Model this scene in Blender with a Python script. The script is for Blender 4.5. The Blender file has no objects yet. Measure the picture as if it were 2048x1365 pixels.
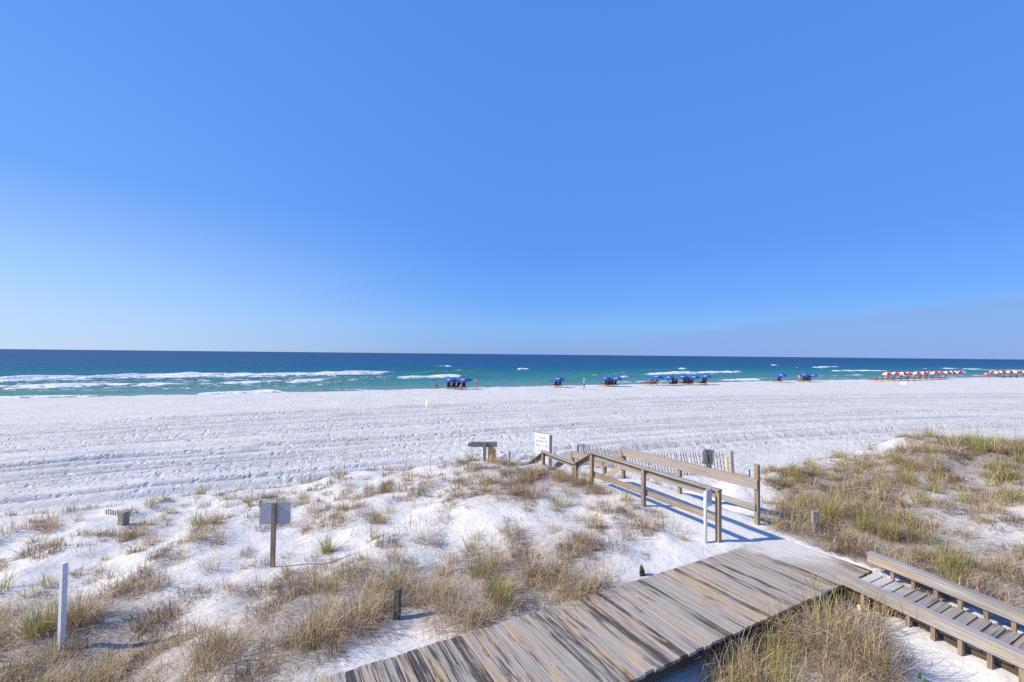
import bpy, math, random
import numpy as np
from mathutils import Vector, Matrix

sc = bpy.context.scene
COL = sc.collection
R = math.radians
random.seed(7)
rng = np.random.default_rng(11)

# ------------------------------------------------------------------ camera
CAM_Z = 6.4
F = 16.0 / 36.0 * 2048                      # focal length in photo pixels
PITCH = math.atan(26.3 / F)
ROLL = math.atan(21.0 / 2048)
cam_d = bpy.data.cameras.new('camera')
cam_d.lens = 16.0
cam_d.sensor_width = 36.0
cam_d.clip_start = 0.1
cam_d.clip_end = 60000
cam = bpy.data.objects.new('camera', cam_d)
COL.objects.link(cam)
CAM_ROT = Matrix.Rotation(R(90) + PITCH, 4, 'X') @ Matrix.Rotation(ROLL, 4, 'Z')
cam.matrix_world = Matrix.Translation((0, 0, CAM_Z)) @ CAM_ROT
sc.camera = cam
RC = np.array(CAM_ROT.to_3x3())

# ------------------------------------------------------------------ sky
SUN_DIR = Vector((-1.0, -0.13, math.tan(R(37)))).normalized()      # towards the sun
SUN_EL = math.asin(SUN_DIR.z)
SUN_AZ = math.atan2(SUN_DIR.x, SUN_DIR.y)
world = bpy.data.worlds.new('World')
sc.world = world
world.use_nodes = True
wn, wl = world.node_tree.nodes, world.node_tree.links
wn.clear()
w_out = wn.new('ShaderNodeOutputWorld')
w_bg = wn.new('ShaderNodeBackground')
w_bg.inputs['Strength'].default_value = 0.11
w_sky = wn.new('ShaderNodeTexSky')
w_sky.sky_type = 'NISHITA'
w_sky.sun_disc = False
w_sky.sun_elevation = SUN_EL
w_sky.sun_rotation = SUN_AZ
w_sky.altitude = 0
w_sky.air_density = 1.0
w_sky.dust_density = 0.25
w_sky.ozone_density = 2.5


def wmath(op, a, b=None, c=None, clamp=False):
    n = wn.new('ShaderNodeMath')
    n.operation = op
    n.use_clamp = clamp
    for i, v in enumerate((a, b, c)):
        if v is None:
            continue
        if isinstance(v, (int, float)):
            n.inputs[i].default_value = v
        else:
            wl.new(v, n.inputs[i])
    return n.outputs[0]


w_tc = wn.new('ShaderNodeTexCoord')
w_sep = wn.new('ShaderNodeSeparateXYZ')
wl.new(w_tc.outputs['Generated'], w_sep.inputs[0])
# the blue of this clear day: the whole sky tinted alike
w_tint = wn.new('ShaderNodeMix')
w_tint.data_type = 'RGBA'
w_tint.blend_type = 'MULTIPLY'
w_tint.inputs[0].default_value = 1.0
w_tint.inputs[7].default_value = (0.80, 0.94, 1.22, 1)
wl.new(w_sky.outputs[0], w_tint.inputs[6])


def sky_ramp(stops):
    r_ = wn.new('ShaderNodeValToRGB')
    while len(r_.color_ramp.elements) < len(stops):
        r_.color_ramp.elements.new(.5)
    for e_, (q_, c_) in zip(r_.color_ramp.elements, stops):
        e_.position = q_
        e_.color = c_ + (1,)
    wl.new(w_sep.outputs[2], r_.inputs[0])
    return r_.outputs[0]


# clear air away from the sun, and the paler air nearer to it
away = sky_ramp([(0.0, (.205, .375, .73)), (.06, (.19, .425, .86)), (.12, (.128, .36, .89)), (.22, (.098, .298, .87)), (.45, (.093, .28, .84)), (1.0, (.07, .22, .72))])
near = sky_ramp([(0.0, (.56, .70, .90)), (.05, (.49, .68, .94)), (.12, (.40, .63, .96)), (.28, (.16, .385, .91)), (.55, (.112, .31, .87)), (1.0, (.07, .22, .72))])
sun_h = Vector((SUN_DIR.x, SUN_DIR.y, 0)).normalized()
dot_s = wmath('ADD', wmath('MULTIPLY', w_sep.outputs[0], sun_h.x), wmath('MULTIPLY', w_sep.outputs[1], sun_h.y))
toward = wn.new('ShaderNodeMapRange')
toward.interpolation_type = 'SMOOTHSTEP'
toward.inputs[1].default_value = -.2
toward.inputs[2].default_value = .98
wl.new(dot_s, toward.inputs[0])
w_air = wn.new('ShaderNodeMix')
w_air.data_type = 'RGBA'
wl.new(toward.outputs[0], w_air.inputs[0])
wl.new(away, w_air.inputs[6])
wl.new(near, w_air.inputs[7])
w_gain = wn.new('ShaderNodeVectorMath')
w_gain.operation = 'SCALE'
w_gain.inputs['Scale'].default_value = 9.1
wl.new(w_air.outputs[2], w_gain.inputs[0])
w_blend = wn.new('ShaderNodeMix')
w_blend.data_type = 'RGBA'
w_blend.inputs[0].default_value = .86
wl.new(w_tint.outputs[2], w_blend.inputs[6])
wl.new(w_gain.outputs[0], w_blend.inputs[7])
# low cloud bank standing over the sea to the right
az = wmath('ARCTAN2', w_sep.outputs[0], w_sep.outputs[1])
w_map = wn.new('ShaderNodeMapping')
w_map.inputs['Scale'].default_value = (3.0, 3.0, 22.0)
wl.new(w_tc.outputs['Generated'], w_map.inputs[0])
w_noise = wn.new('ShaderNodeTexNoise')
w_noise.inputs['Scale'].default_value = 1.6
w_noise.inputs['Detail'].default_value = 8
w_noise.inputs['Roughness'].default_value = 0.6
wl.new(w_map.outputs[0], w_noise.inputs[0])
edge = wn.new('ShaderNodeMapRange')
edge.interpolation_type = 'SMOOTHSTEP'
for i, v in enumerate((-0.15, 0.95, 0.020, 0.100)):
    edge.inputs[i + 1].default_value = v
wl.new(az, edge.inputs[0])
edge_n = wmath('ADD', edge.outputs[0], wmath('MULTIPLY', wmath('SUBTRACT', w_noise.outputs[0], 0.5), 0.045))
cl = wn.new('ShaderNodeMapRange')
cl.interpolation_type = 'SMOOTHSTEP'
cl.inputs[1].default_value = -0.004
cl.inputs[2].default_value = 0.016
wl.new(wmath('SUBTRACT', edge_n, w_sep.outputs[2]), cl.inputs[0])
azm = wn.new('ShaderNodeMapRange')
azm.interpolation_type = 'SMOOTHSTEP'
azm.inputs[1].default_value = -0.2
azm.inputs[2].default_value = 0.55
wl.new(az, azm.inputs[0])
cf = wmath('MULTIPLY', wmath('MULTIPLY', cl.outputs[0], azm.outputs[0]), 0.6, clamp=True)
w_cloud = wn.new('ShaderNodeMix')
w_cloud.data_type = 'RGBA'
wl.new(cf, w_cloud.inputs[0])
wl.new(w_blend.outputs[2], w_cloud.inputs[6])
w_cloud.inputs[7].default_value = (2.15, 3.45, 6.6, 1)
wl.new(w_cloud.outputs[2], w_bg.inputs[0])
wl.new(w_bg.outputs[0], w_out.inputs[0])

# ------------------------------------------------------------------ sun
sun_d = bpy.data.lights.new('sun', 'SUN')
sun_d.energy = 5.0
sun_d.angle = R(0.5)
sun_d.color = (1.0, 0.91, 0.76)
sun = bpy.data.objects.new('sun', sun_d)
COL.objects.link(sun)
sun.rotation_euler = (-SUN_DIR).to_track_quat('-Z', 'Y').to_euler()
sun.location = (-30, 0, 40)
sc.cycles.use_denoising = False
sc.view_settings.view_transform = 'Standard'
sc.view_settings.look = 'None'
sc.view_settings.exposure = 0.12
sc.view_settings.gamma = 1
sc.view_settings.use_curve_mapping = False


# ------------------------------------------------------------------ helpers
def ray(px, py):
    d = RC @ np.array([(px - 1024) / F, -(py - 682.5) / F, -1.0])
    return d / np.linalg.norm(d)


def at_z(px, py, z):
    d = ray(px, py)
    return np.array([0, 0, CAM_Z]) + d * ((z - CAM_Z) / d[2])


def at_y(px, py, Y):
    d = ray(px, py)
    return np.array([0, 0, CAM_Z]) + d * (Y / d[1])


def project(P):
    """world points (N,3) -> photo pixels (N,2)"""
    q = (np.asarray(P) - np.array([0, 0, CAM_Z])) @ RC
    zz = np.minimum(q[:, 2], -1e-3)
    return np.stack([1024 + F * q[:, 0] / -zz, 682.5 - F * q[:, 1] / -zz], 1)


def smooth(a, b, x):
    t = np.clip((x - a) / (b - a), 0, 1)
    return t * t * (3 - 2 * t)


class VNoise:
    """cheap value noise on a lattice, vectorised"""
    def __init__(self, seed):
        self.t = np.random.default_rng(seed).random((256, 256))

    def __call__(self, x, y):
        xi, yi = np.floor(x).astype(int), np.floor(y).astype(int)
        fx, fy = x - xi, y - yi
        fx, fy = fx * fx * (3 - 2 * fx), fy * fy * (3 - 2 * fy)
        g = lambda a, b: self.t[a % 256, b % 256]
        return (g(xi, yi) * (1 - fx) + g(xi + 1, yi) * fx) * (1 - fy) + (g(xi, yi + 1) * (1 - fx) + g(xi + 1, yi + 1) * fx) * fy

    def fbm(self, x, y, o=4):
        s, a, n = 0, 1, 0
        for k in range(o):
            s = s + a * self(x * 2 ** k + 17 * k, y * 2 ** k + 31 * k)
            n += a
            a *= .5
        return s / n


N1, N2, N3 = VNoise(1), VNoise(2), VNoise(3)


def link(o, parent=None):
    COL.objects.link(o)
    if parent is not None:
        o.parent = parent
    return o


def mesh_obj(name, verts, faces, mat=None, parent=None, smooth_shade=False, loc=None):
    me = bpy.data.meshes.new(name)
    me.from_pydata([tuple(v) for v in verts], [], [tuple(f) for f in faces])
    me.update()
    if smooth_shade:
        me.polygons.foreach_set('use_smooth', [True] * len(me.polygons))
    if mat:
        me.materials.append(mat)
    o = bpy.data.objects.new(name, me)
    if loc is not None:
        o.location = loc
    return link(o, parent)


def fast_mesh(name, V, quads, tris=None, smooth_shade=True):
    me = bpy.data.meshes.new(name)
    V = np.asarray(V, dtype=np.float32)
    quads = np.asarray(quads, dtype=np.int32).reshape(-1, 4)
    tris = np.zeros((0, 3), np.int32) if tris is None else np.asarray(tris, dtype=np.int32).reshape(-1, 3)
    me.vertices.add(len(V))
    me.vertices.foreach_set('co', V.ravel())
    nl = quads.size + tris.size
    me.loops.add(nl)
    me.loops.foreach_set('vertex_index', np.concatenate([quads.ravel(), tris.ravel()]))
    nq, nt = len(quads), len(tris)
    me.polygons.add(nq + nt)
    st = np.concatenate([np.arange(nq) * 4, nq * 4 + np.arange(nt) * 3]).astype(np.int32)
    me.polygons.foreach_set('loop_start', st)
    me.update(calc_edges=True)
    if smooth_shade:
        me.polygons.foreach_set('use_smooth', np.ones(nq + nt, bool))
    return me


def thing(name, label, cat, loc=(0, 0, 0), group=None):
    o = bpy.data.objects.new(name, None)
    o.empty_display_size = 0.2
    o.location = tuple(loc)
    link(o)
    return tag(o, label, cat, group)


def tag(o, label, cat, group=None):
    o['label'] = label
    o['category'] = cat
    if group:
        o['group'] = group
    return o


_bcache = {}


def board_mesh(L, w, t, mat, ch=0.003):
    key = (round(L, 2), round(w, 3), round(t, 3), mat.name)
    if key in _bcache:
        return _bcache[key]
    c = min(ch, w * .2, t * .2)
    a, b = w / 2, t / 2
    sec = [(-a + c, -b), (a - c, -b), (a, -b + c), (a, b - c), (a - c, b), (-a + c, b), (-a, b - c), (-a, -b + c)]
    V = [(0, y, z) for y, z in sec] + [(L, y, z) for y, z in sec]
    Fc = [(i, (i + 1) % 8, 8 + (i + 1) % 8, 8 + i) for i in range(8)] + [tuple(range(7, -1, -1)), tuple(range(8, 16))]
    Fc = [tuple(reversed(f)) for f in Fc]
    me = bpy.data.meshes.new('board')
    me.from_pydata(V, [], Fc)
    # make sure the normals point outwards
    import bmesh
    bm = bmesh.new()
    bm.from_mesh(me)
    bmesh.ops.recalc_face_normals(bm, faces=bm.faces)
    bm.to_mesh(me)
    bm.free()
    me.materials.append(mat)
    _bcache[key] = me
    return me


def board(name, p0, p1, w, t, mat, parent=None, up=(0, 0, 1)):
    """a sawn board from p0 to p1; w is its width, t its thickness along `up`"""
    p0, p1, up = Vector(p0), Vector(p1), Vector(up)
    x = (p1 - p0)
    L = x.length
    x.normalize()
    y = up.cross(x).normalized()
    z = x.cross(y)
    o = bpy.data.objects.new(name, board_mesh(L, w, t, mat))
    M = Matrix((x, y, z)).transposed().to_4x4()
    M.translation = p0 - (parent.location if parent is not None else Vector((0, 0, 0)))
    o.matrix_basis = M
    return link(o, parent)


def lathe(name, prof, n, mat, parent=None, loc=(0, 0, 0), sm=True):
    V, Fc = [], []
    for r, z in prof:
        for k in range(n):
            a = 2 * math.pi * k / n
            V.append((r * math.cos(a), r * math.sin(a), z))
    for i in range(len(prof) - 1):
        for k in range(n):
            Fc.append((i * n + k, i * n + (k + 1) % n, (i + 1) * n + (k + 1) % n, (i + 1) * n + k))
    Fc.append(tuple(range(n - 1, -1, -1)))
    Fc.append(tuple(range((len(prof) - 1) * n, len(prof) * n)))
    return mesh_obj(name, V, Fc, mat, parent, sm, loc)


# ------------------------------------------------------------------ materials
class NT:
    def __init__(self, name):
        self.m = bpy.data.materials.new(name)
        self.m.use_nodes = True
        self.n, self.l = self.m.node_tree.nodes, self.m.node_tree.links
        self.b = self.n['Principled BSDF']
        self.out = self.n['Material Output']

    def set(self, node, key, v):
        if isinstance(v, (int, float, tuple)):
            node.inputs[key].default_value = v
        else:
            self.l.new(v, node.inputs[key])

    def math(self, op, a, b=None, c=None, clamp=False):
        n = self.n.new('ShaderNodeMath')
        n.operation = op
        n.use_clamp = clamp
        for i, v in enumerate((a, b, c)):
            if v is not None:
                self.set(n, i, v)
        return n.outputs[0]

    def mix(self, f, a, b, mode='MIX'):
        n = self.n.new('ShaderNodeMix')
        n.data_type = 'RGBA'
        n.blend_type = mode
        self.set(n, 0, f)
        self.set(n, 6, a if not (isinstance(a, tuple) and len(a) == 3) else a + (1,))
        self.set(n, 7, b if not (isinstance(b, tuple) and len(b) == 3) else b + (1,))
        return n.outputs[2]

    def rng(self, v, a, b, c=0.0, d=1.0, sm=True):
        n = self.n.new('ShaderNodeMapRange')
        n.interpolation_type = 'SMOOTHSTEP' if sm else 'LINEAR'
        self.set(n, 0, v)
        for i, q in enumerate((a, b, c, d)):
            n.inputs[i + 1].default_value = q
        return n.outputs[0]

    def noise(self, vec, scale, detail=4, rough=.55, dist=0.0):
        n = self.n.new('ShaderNodeTexNoise')
        self.set(n, 'Scale', scale)
        self.set(n, 'Detail', detail)
        self.set(n, 'Roughness', rough)
        self.set(n, 'Distortion', dist)
        if vec is not None:
            self.l.new(vec, n.inputs['Vector'])
        return n.outputs[0]

    def voro(self, vec, scale, feature='F1', rand=1.0):
        n = self.n.new('ShaderNodeTexVoronoi')
        n.feature = feature
        self.set(n, 'Scale', scale)
        self.set(n, 'Randomness', rand)
        self.l.new(vec, n.inputs['Vector'])
        return n.outputs[0]

    def mapping(self, vec, scale=(1, 1, 1), rot=(0, 0, 0), loc=(0, 0, 0)):
        n = self.n.new('ShaderNodeMapping')
        n.inputs['Scale'].default_value = scale
        n.inputs['Rotation'].default_value = rot
        self.set(n, 'Location', loc)
        self.l.new(vec, n.inputs['Vector'])
        return n.outputs[0]

    def attr(self, name, out='Fac'):
        n = self.n.new('ShaderNodeAttribute')
        n.attribute_name = name
        return n.outputs[out]

    def pos(self):
        return self.n.new('ShaderNodeNewGeometry').outputs['Position']

    def objc(self):
        return self.n.new('ShaderNodeTexCoord').outputs['Object']

    def rand(self):
        return self.n.new('ShaderNodeObjectInfo').outputs['Random']

    def comb(self, x, y, z):
        n = self.n.new('ShaderNodeCombineXYZ')
        for i, v in enumerate((x, y, z)):
            self.set(n, i, v)
        return n.outputs[0]

    def bump(self, h, strength=.3, dist=.02, nrm=None):
        n = self.n.new('ShaderNodeBump')
        n.inputs['Strength'].default_value = strength
        n.inputs['Distance'].default_value = dist
        self.l.new(h, n.inputs['Height'])
        if nrm is not None:
            self.l.new(nrm, n.inputs['Normal'])
        return n.outputs[0]

    def fin(self, color=None, rough=None, nrm=None, spec=None):
        if color is not None:
            self.set(self.b, 'Base Color', color if not (isinstance(color, tuple) and len(color) == 3) else color + (1,))
        if rough is not None:
            self.set(self.b, 'Roughness', rough)
        if nrm is not None:
            self.l.new(nrm, self.b.inputs['Normal'])
        if spec is not None:
            self.b.inputs['Specular IOR Level'].default_value = spec
        return self.m


def simple(name, color, rough=.6, var=.15, spec=.3, scale=8):
    k = NT(name)
    n = k.noise(k.objc(), scale, 4)
    c = k.mix(k.rng(n, .3, .7), tuple(v * (1 - var) for v in color), tuple(min(1, v * (1 + var)) for v in color))
    return k.fin(c, rough, None, spec)


def wood(name, grey, dark, tan, a_dark=.5, a_tan=.5, knots=True, sandy=False):
    """weathered lumber, grain along local X"""
    k = NT(name)
    r = k.rand()
    off = k.comb(k.math('MULTIPLY', r, 37.0), k.math('MULTIPLY', r, 91.0), k.math('MULTIPLY', r, 53.0))
    va = k.n.new('ShaderNodeVectorMath')
    va.operation = 'ADD'
    k.l.new(k.objc(), va.inputs[0])
    k.l.new(off, va.inputs[1])
    p = va.outputs[0]
    fine = k.noise(k.mapping(p, (1.6, 70, 70)), 1.0, 6, .65, .3)
    grain = k.noise(k.mapping(p, (.9, 26, 26)), 1.0, 4, .6, .8)
    patch = k.noise(k.mapping(p, (1.1, 9, 9)), 1.0, 3, .6, .5)
    patch2 = k.noise(k.mapping(p, (1.7, 13, 13), loc=(5, 9, 2)), 1.0, 4, .65, .6)
    c = k.mix(k.rng(fine, .32, .68), tuple(v * .70 for v in grey), tuple(min(1, v * 1.22) for v in grey))
    tanf = k.math('MULTIPLY', k.rng(k.math('ADD', patch2, k.math('MULTIPLY', k.math('SUBTRACT', r, .5), .22)), .50, .66), a_tan)
    c = k.mix(tanf, c, k.mix(k.rng(grain, .35, .65), tuple(v * .8 for v in tan), tan))
    r2 = k.math('FRACT', k.math('MULTIPLY', r, 7.31))
    df = k.math('MULTIPLY', k.rng(k.math('ADD', k.math('MULTIPLY', k.math('ADD', patch, grain), .5),
                                         k.math('MULTIPLY', k.math('SUBTRACT', r2, .5), .20)), .50, .62), a_dark)
    c = k.mix(df, c, dark)
    streak = k.noise(k.mapping(p, (.55, 42, 42), loc=(3, 1, 7)), 1.0, 5, .7, .25)
    c = k.mix(k.math('MULTIPLY', k.rng(streak, .54, .66), .5 * a_dark), c, dark)
    c = k.mix(k.math('MULTIPLY', k.rng(streak, .34, .42, 1.0, 0.0), .45), c, tuple(min(1, v * 1.35) for v in grey))
    crack = k.rng(fine, .30, .38, 1.0, 0.0)
    c = k.mix(k.math('MULTIPLY', crack, .55), c, tuple(v * .5 for v in dark))
    h = k.math('ADD', k.math('MULTIPLY', fine, .6), k.math('MULTIPLY', grain, .4))
    if knots:
        vd = k.voro(k.mapping(p, (1.25, 4.2, 0.0)), 1.0)
        wob = k.math('ADD', vd, k.math('MULTIPLY', k.math('SUBTRACT', fine, .5), .03))
        kn = k.rng(wob, .05, .095, 1.0, 0.0)
        c = k.mix(k.math('MULTIPLY', k.rng(wob, .09, .16, 1.0, 0.0), .5), c, tuple(v * .6 for v in dark))
        c = k.mix(kn, c, (.52, .27, .09))
    if sandy:
        # wind-blown sand lying on the boards near the beach end
        pos = k.pos()
        sp = k.n.new('ShaderNodeSeparateXYZ')
        k.l.new(pos, sp.inputs[0])
        dx = k.math('SUBTRACT', sp.outputs[0], sandy[0])
        dy = k.math('SUBTRACT', sp.outputs[1], sandy[1])
        dist = k.math('SQRT', k.math('ADD', k.math('MULTIPLY', dx, dx), k.math('MULTIPLY', dy, dy)))
        near = k.rng(dist, .15, sandy[2], 1.0, 0.0)
        sn = k.noise(pos, 3.2, 6, .7)
        sf = k.rng(k.math('ADD', k.math('MULTIPLY', near, .62), k.math('ADD', k.math('MULTIPLY', sn, .45), k.math('MULTIPLY', grain, .18))), .66, .92)
        speck = k.math('MULTIPLY', k.rng(k.noise(pos, 9.0, 5, .75), .60, .72), .35)
        c = k.mix(k.math('MAXIMUM', k.math('MULTIPLY', sf, .9), speck), c, (.64, .615, .56))
    return k.fin(c, .82, k.bump(h, .55, .006), .2)


DECK_A = at_z(1556, 1074, 2.6)
M_deck = wood('weathered_deck_wood', (.41, .36, .30), (.050, .046, .043), (.60, .43, .24), .92, .9, True,
              (float(DECK_A[0]) - .1, float(DECK_A[1]) - .35, 2.3))
M_walk = wood('grey_walkway_wood', (.34, .315, .28), (.07, .064, .058), (.44, .34, .22), .8, .4, False,
              (float(DECK_A[0]) + .6, float(DECK_A[1]) - 1.6, 1.2))
M_rail = wood('tan_railing_wood', (.36, .325, .285), (.14, .105, .075), (.50, .37, .24), .55, .8, False)
M_beam = wood('pale_curb_rail_wood', (.40, .375, .345), (.15, .13, .11), (.58, .44, .28), .4, .9, False)
M_post = wood('brown_post_wood', (.31, .245, .18), (.10, .075, .055), (.48, .31, .16), .6, .6, False)
M_oldp = wood('grey_old_post_wood', (.33, .31, .275), (.09, .085, .08), (.30, .25, .19), .6, .3, False)
M_slat = wood('grey_slat_wood', (.30, .275, .25), (.12, .105, .095), (.36, .28, .2), .5, .4, False)
M_ply = wood('orange_plywood', (.78, .50, .19), (.45, .27, .10), (.82, .54, .22), .2, .8, True)
M_dkwood = wood('dark_brown_wood', (.085, .07, .055), (.03, .026, .022), (.16, .10, .06), .6, .5, False)  # very dark brown timber
M_mossy = wood('mossy_post_wood', (.14, .135, .10), (.04, .042, .03), (.17, .17, .09), .7, .5, False)
M_white = simple('white_painted_plastic', (.78, .78, .77), .45, .06)
M_signw = simple('white_sign_face', (.80, .81, .80), .4, .04)
M_alum = simple('dull_aluminium', (.50, .51, .52), .5, .06, .4)
M_alum.node_tree.nodes['Principled BSDF'].inputs['Metallic'].default_value = .1
M_letter = simple('grey_green_lettering', (.20, .25, .19), .6, .1)
M_letter2 = simple('faded_red_lettering', (.62, .23, .17), .6, .1)
M_letter3 = simple('dark_grey_lettering', (.10, .10, .11), .6, .1)
M_wire = simple('rusty_wire', (.16, .12, .09), .6, .2)
M_blue = simple('royal_blue_canvas', (.022, .095, .40), .7, .10)
M_navy = simple('navy_cushion_fabric', (.012, .022, .085), .8, .15)
M_red = simple('red_canvas', (.52, .02, .035), .7, .1)
M_cream = simple('white_canvas', (.80, .78, .74), .7, .04)
M_maroon = simple('brown_red_cushion_fabric', (.20, .045, .04), .8, .15)
M_chairw = simple('honey_wood', (.46, .26, .10), .6, .2)
M_polew = simple('pale_wood_pole', (.50, .42, .32), .6, .15)
M_blueplastic = simple('blue_plastic', (.03, .10, .50), .5, .1)
M_skin = [simple('skin_tone_a', (.42, .24, .16), .6, .06), simple('skin_tone_b', (.52, .30, .21), .6, .06)]
M_hair = simple('dark_hair', (.025, .018, .014), .6, .2)
M_cl = {n: simple(n + '_cloth', c, .8, .08) for n, c in dict(
    turquoise=(.02, .50, .58), pink=(.80, .03, .28), charcoal=(.06, .06, .075), dark=(.03, .035, .05), white=(.78, .78, .78),
    orange=(.62, .10, .035), tan=(.55, .43, .30), salmon=(.7, .33, .27), red=(.55, .05, .05), navy=(.02, .03, .12)).items()}


def m_sand():
    k = NT('white_quartz_sand')
    p = k.pos()
    big = k.noise(p, .35, 4, .6)
    c = k.mix(k.rng(big, .3, .7), (.65, .62, .56), (.72, .69, .63))
    # raked and driven lines along the shore, their self-shadow put in as grey
    mp = k.mapping(p, (.10, 2.3, 1), (0, 0, R(-22)))
    lines = k.noise(mp, 1.0, 5, .62, .4)
    mp2 = k.mapping(p, (.05, .8, 1), (0, 0, R(-20)))
    lines2 = k.noise(mp2, 1.0, 3, .6, .2)
    beach = k.attr('beach')
    lf = k.math('MULTIPLY', k.math('MULTIPLY', k.rng(lines, .52, .66), k.rng(lines2, .42, .62)), beach)
    c = k.mix(k.math('MULTIPLY', lf, .62), c, (.50, .475, .44))
    rut_shade = k.attr('rut_shade')
    c = k.mix(k.math('MULTIPLY', k.math('MULTIPLY', rut_shade, k.rng(k.noise(p, 1.8, 4, .7), .25, .6)), .8), c, (.33, .32, .305))  # ruts coloured darker to paint in their self-shadow
    speck = k.math('MULTIPLY', k.rng(k.noise(k.mapping(p, (1.2, 2.2, 1), (0, 0, R(-22))), 1.6, 5, .75), .60, .72), beach)
    c = k.mix(k.math('MULTIPLY', speck, .22), c, (.36, .35, .335))
    # wet sand by the water
    wet = k.attr('wet')
    c = k.mix(wet, c, (.58, .50, .42))
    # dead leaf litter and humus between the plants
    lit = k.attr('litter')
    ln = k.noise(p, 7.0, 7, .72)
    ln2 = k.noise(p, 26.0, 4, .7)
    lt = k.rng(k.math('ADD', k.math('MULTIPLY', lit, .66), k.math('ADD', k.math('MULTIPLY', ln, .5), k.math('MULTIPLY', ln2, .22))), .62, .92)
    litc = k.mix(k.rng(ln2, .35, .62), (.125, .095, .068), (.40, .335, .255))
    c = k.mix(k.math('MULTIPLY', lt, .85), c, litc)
    # footprints and wind scour
    foot = k.voro(k.mapping(p, (1, 1, .2)), 2.1)
    foot2 = k.voro(k.mapping(p, (1, 1, .2), (0, 0, .6)), 4.7)
    fp = k.math('MULTIPLY', k.rng(foot, .05, .34), k.math('MULTIPLY', k.rng(k.noise(p, .22, 3), .38, .62, .35, 1.3), k.math('ADD', .10, k.math('MULTIPLY', beach, .7))))
    rip = k.noise(p, 14.0, 6, .7)
    h = k.math('ADD', k.math('MULTIPLY', fp, .9), k.math('ADD', k.math('MULTIPLY', k.rng(foot2, .05, .35), k.math('ADD', .06, k.math('MULTIPLY', beach, .5))), k.math('MULTIPLY', rip, .16)))
    h = k.math('ADD', h, k.math('MULTIPLY', k.math('MULTIPLY', lines, beach), 3.4))
    h = k.math('ADD', h, k.math('MULTIPLY', k.noise(p, 3.2, 4, .55), .75))
    n1 = k.bump(h, .9, .075)
    n2 = k.bump(k.noise(p, 60, 4, .7), .12, .008, n1)
    return k.fin(c, .9, n2, .15)


def m_sea():
    k = NT('sea_water')
    p = k.pos()
    colr = k.attr('wcol', 'Color')
    foam = k.attr('foam')
    nz = k.noise(k.mapping(p, (.30, .55, 1), (0, 0, R(-22))), 1.0, 6, .65, .6)
    c = k.mix(k.rng(nz, .35, .7), colr, k.mix(1.0, colr, (.72, .80, .86), 'MULTIPLY'))
    fn = k.noise(k.mapping(p, (.40, .62, 1.2), (0, 0, R(-22))), 1.0, 7, .70, .8)
    fm = k.rng(k.math('ADD', foam, k.math('MULTIPLY', k.math('SUBTRACT', fn, .5), 2.1)), .40, .62)
    fm = k.math('MULTIPLY', fm, k.rng(foam, .02, .12))
    c = k.mix(fm, c, (.86, .88, .89))
    w1 = k.noise(k.mapping(p, (.35, .75, 1), (0, 0, R(-24))), 1.0, 6, .62)
    w2 = k.noise(k.mapping(p, (.07, .16, 1), (0, 0, R(-20))), 1.0, 4, .6)
    hh = k.math('ADD', k.math('MULTIPLY', w1, .55), k.math('MULTIPLY', w2, 1.3))
    hh = k.math('ADD', hh, k.math('MULTIPLY', k.math('MULTIPLY', fm, fn), .8))
    n = k.bump(hh, .9, .9)
    m = k.fin(c, .9, n, 0.0)
    # a wind-roughened sea never turns into a mirror at the horizon: capped Fresnel reflection
    fr = k.n.new('ShaderNodeFresnel')
    fr.inputs['IOR'].default_value = 1.33
    k.l.new(n, fr.inputs['Normal'])
    gl = k.n.new('ShaderNodeBsdfGlossy')
    gl.inputs['Roughness'].default_value = .22
    k.l.new(n, gl.inputs['Normal'])
    mx = k.n.new('ShaderNodeMixShader')
    f = k.math('MULTIPLY', k.math('MINIMUM', fr.outputs[0], .24), k.math('SUBTRACT', 1.0, fm))
    k.l.new(f, mx.inputs[0])
    k.l.new(k.b.outputs[0], mx.inputs[1])
    k.l.new(gl.outputs[0], mx.inputs[2])
    k.l.new(mx.outputs[0], k.out.inputs[0])
    return m


def m_grass():
    k = NT('dune_grass_blades')
    c = k.attr('col', 'Color')
    k.fin(c, .6, None, .25)
    tr = k.n.new('ShaderNodeBsdfTranslucent')
    k.l.new(c, tr.inputs[0])
    mx = k.n.new('ShaderNodeMixShader')
    mx.inputs[0].default_value = .28
    k.l.new(k.b.outputs[0], mx.inputs[1])
    k.l.new(tr.outputs[0], mx.inputs[2])
    k.l.new(mx.outputs[0], k.out.inputs[0])
    return k.m


M_sand, M_sea, M_grass = m_sand(), m_sea(), m_grass()

# ------------------------------------------------------------------ layout of the place
WATER_Z = 0.25
D1 = np.array([math.cos(R(29.0)), math.sin(R(29.0))])          # along the deck
D2 = np.array([math.cos(R(-61.0)), math.sin(R(-61.0))])        # along its planks
DECK_Z, DECK_W, DECK_L = 2.6, 1.70, 12.4
A2 = DECK_A[:2]
RD1 = np.array([math.cos(R(30.1)), math.sin(R(30.1))])         # across the beach access ramp
DUR = np.array([math.cos(R(120.1)), math.sin(R(120.1))])       # along it
P1 = at_z(1437, 1083, 2.6)[:2]
RAMP_W = 1.60

sh_px = [(0, 798), (250, 793.5), (500, 787), (700, 783), (820, 780), (950, 776.5), (1100, 773), (1200, 771), (1284, 769.5),
         (1425, 766), (1532, 763.5), (1700, 760.5), (1840, 758), (1931, 756), (2048, 753.5)]
shp = np.array([at_z(x, y, WATER_Z) for x, y in sh_px])
_sx = np.concatenate([[shp[0, 0] - 900], shp[:, 0], [shp[-1, 0] + 1500]])
_sy = np.concatenate([[shp[0, 1] - 900 * .36], shp[:, 1], [shp[-1, 1] + 1500 * .45]])


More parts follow.
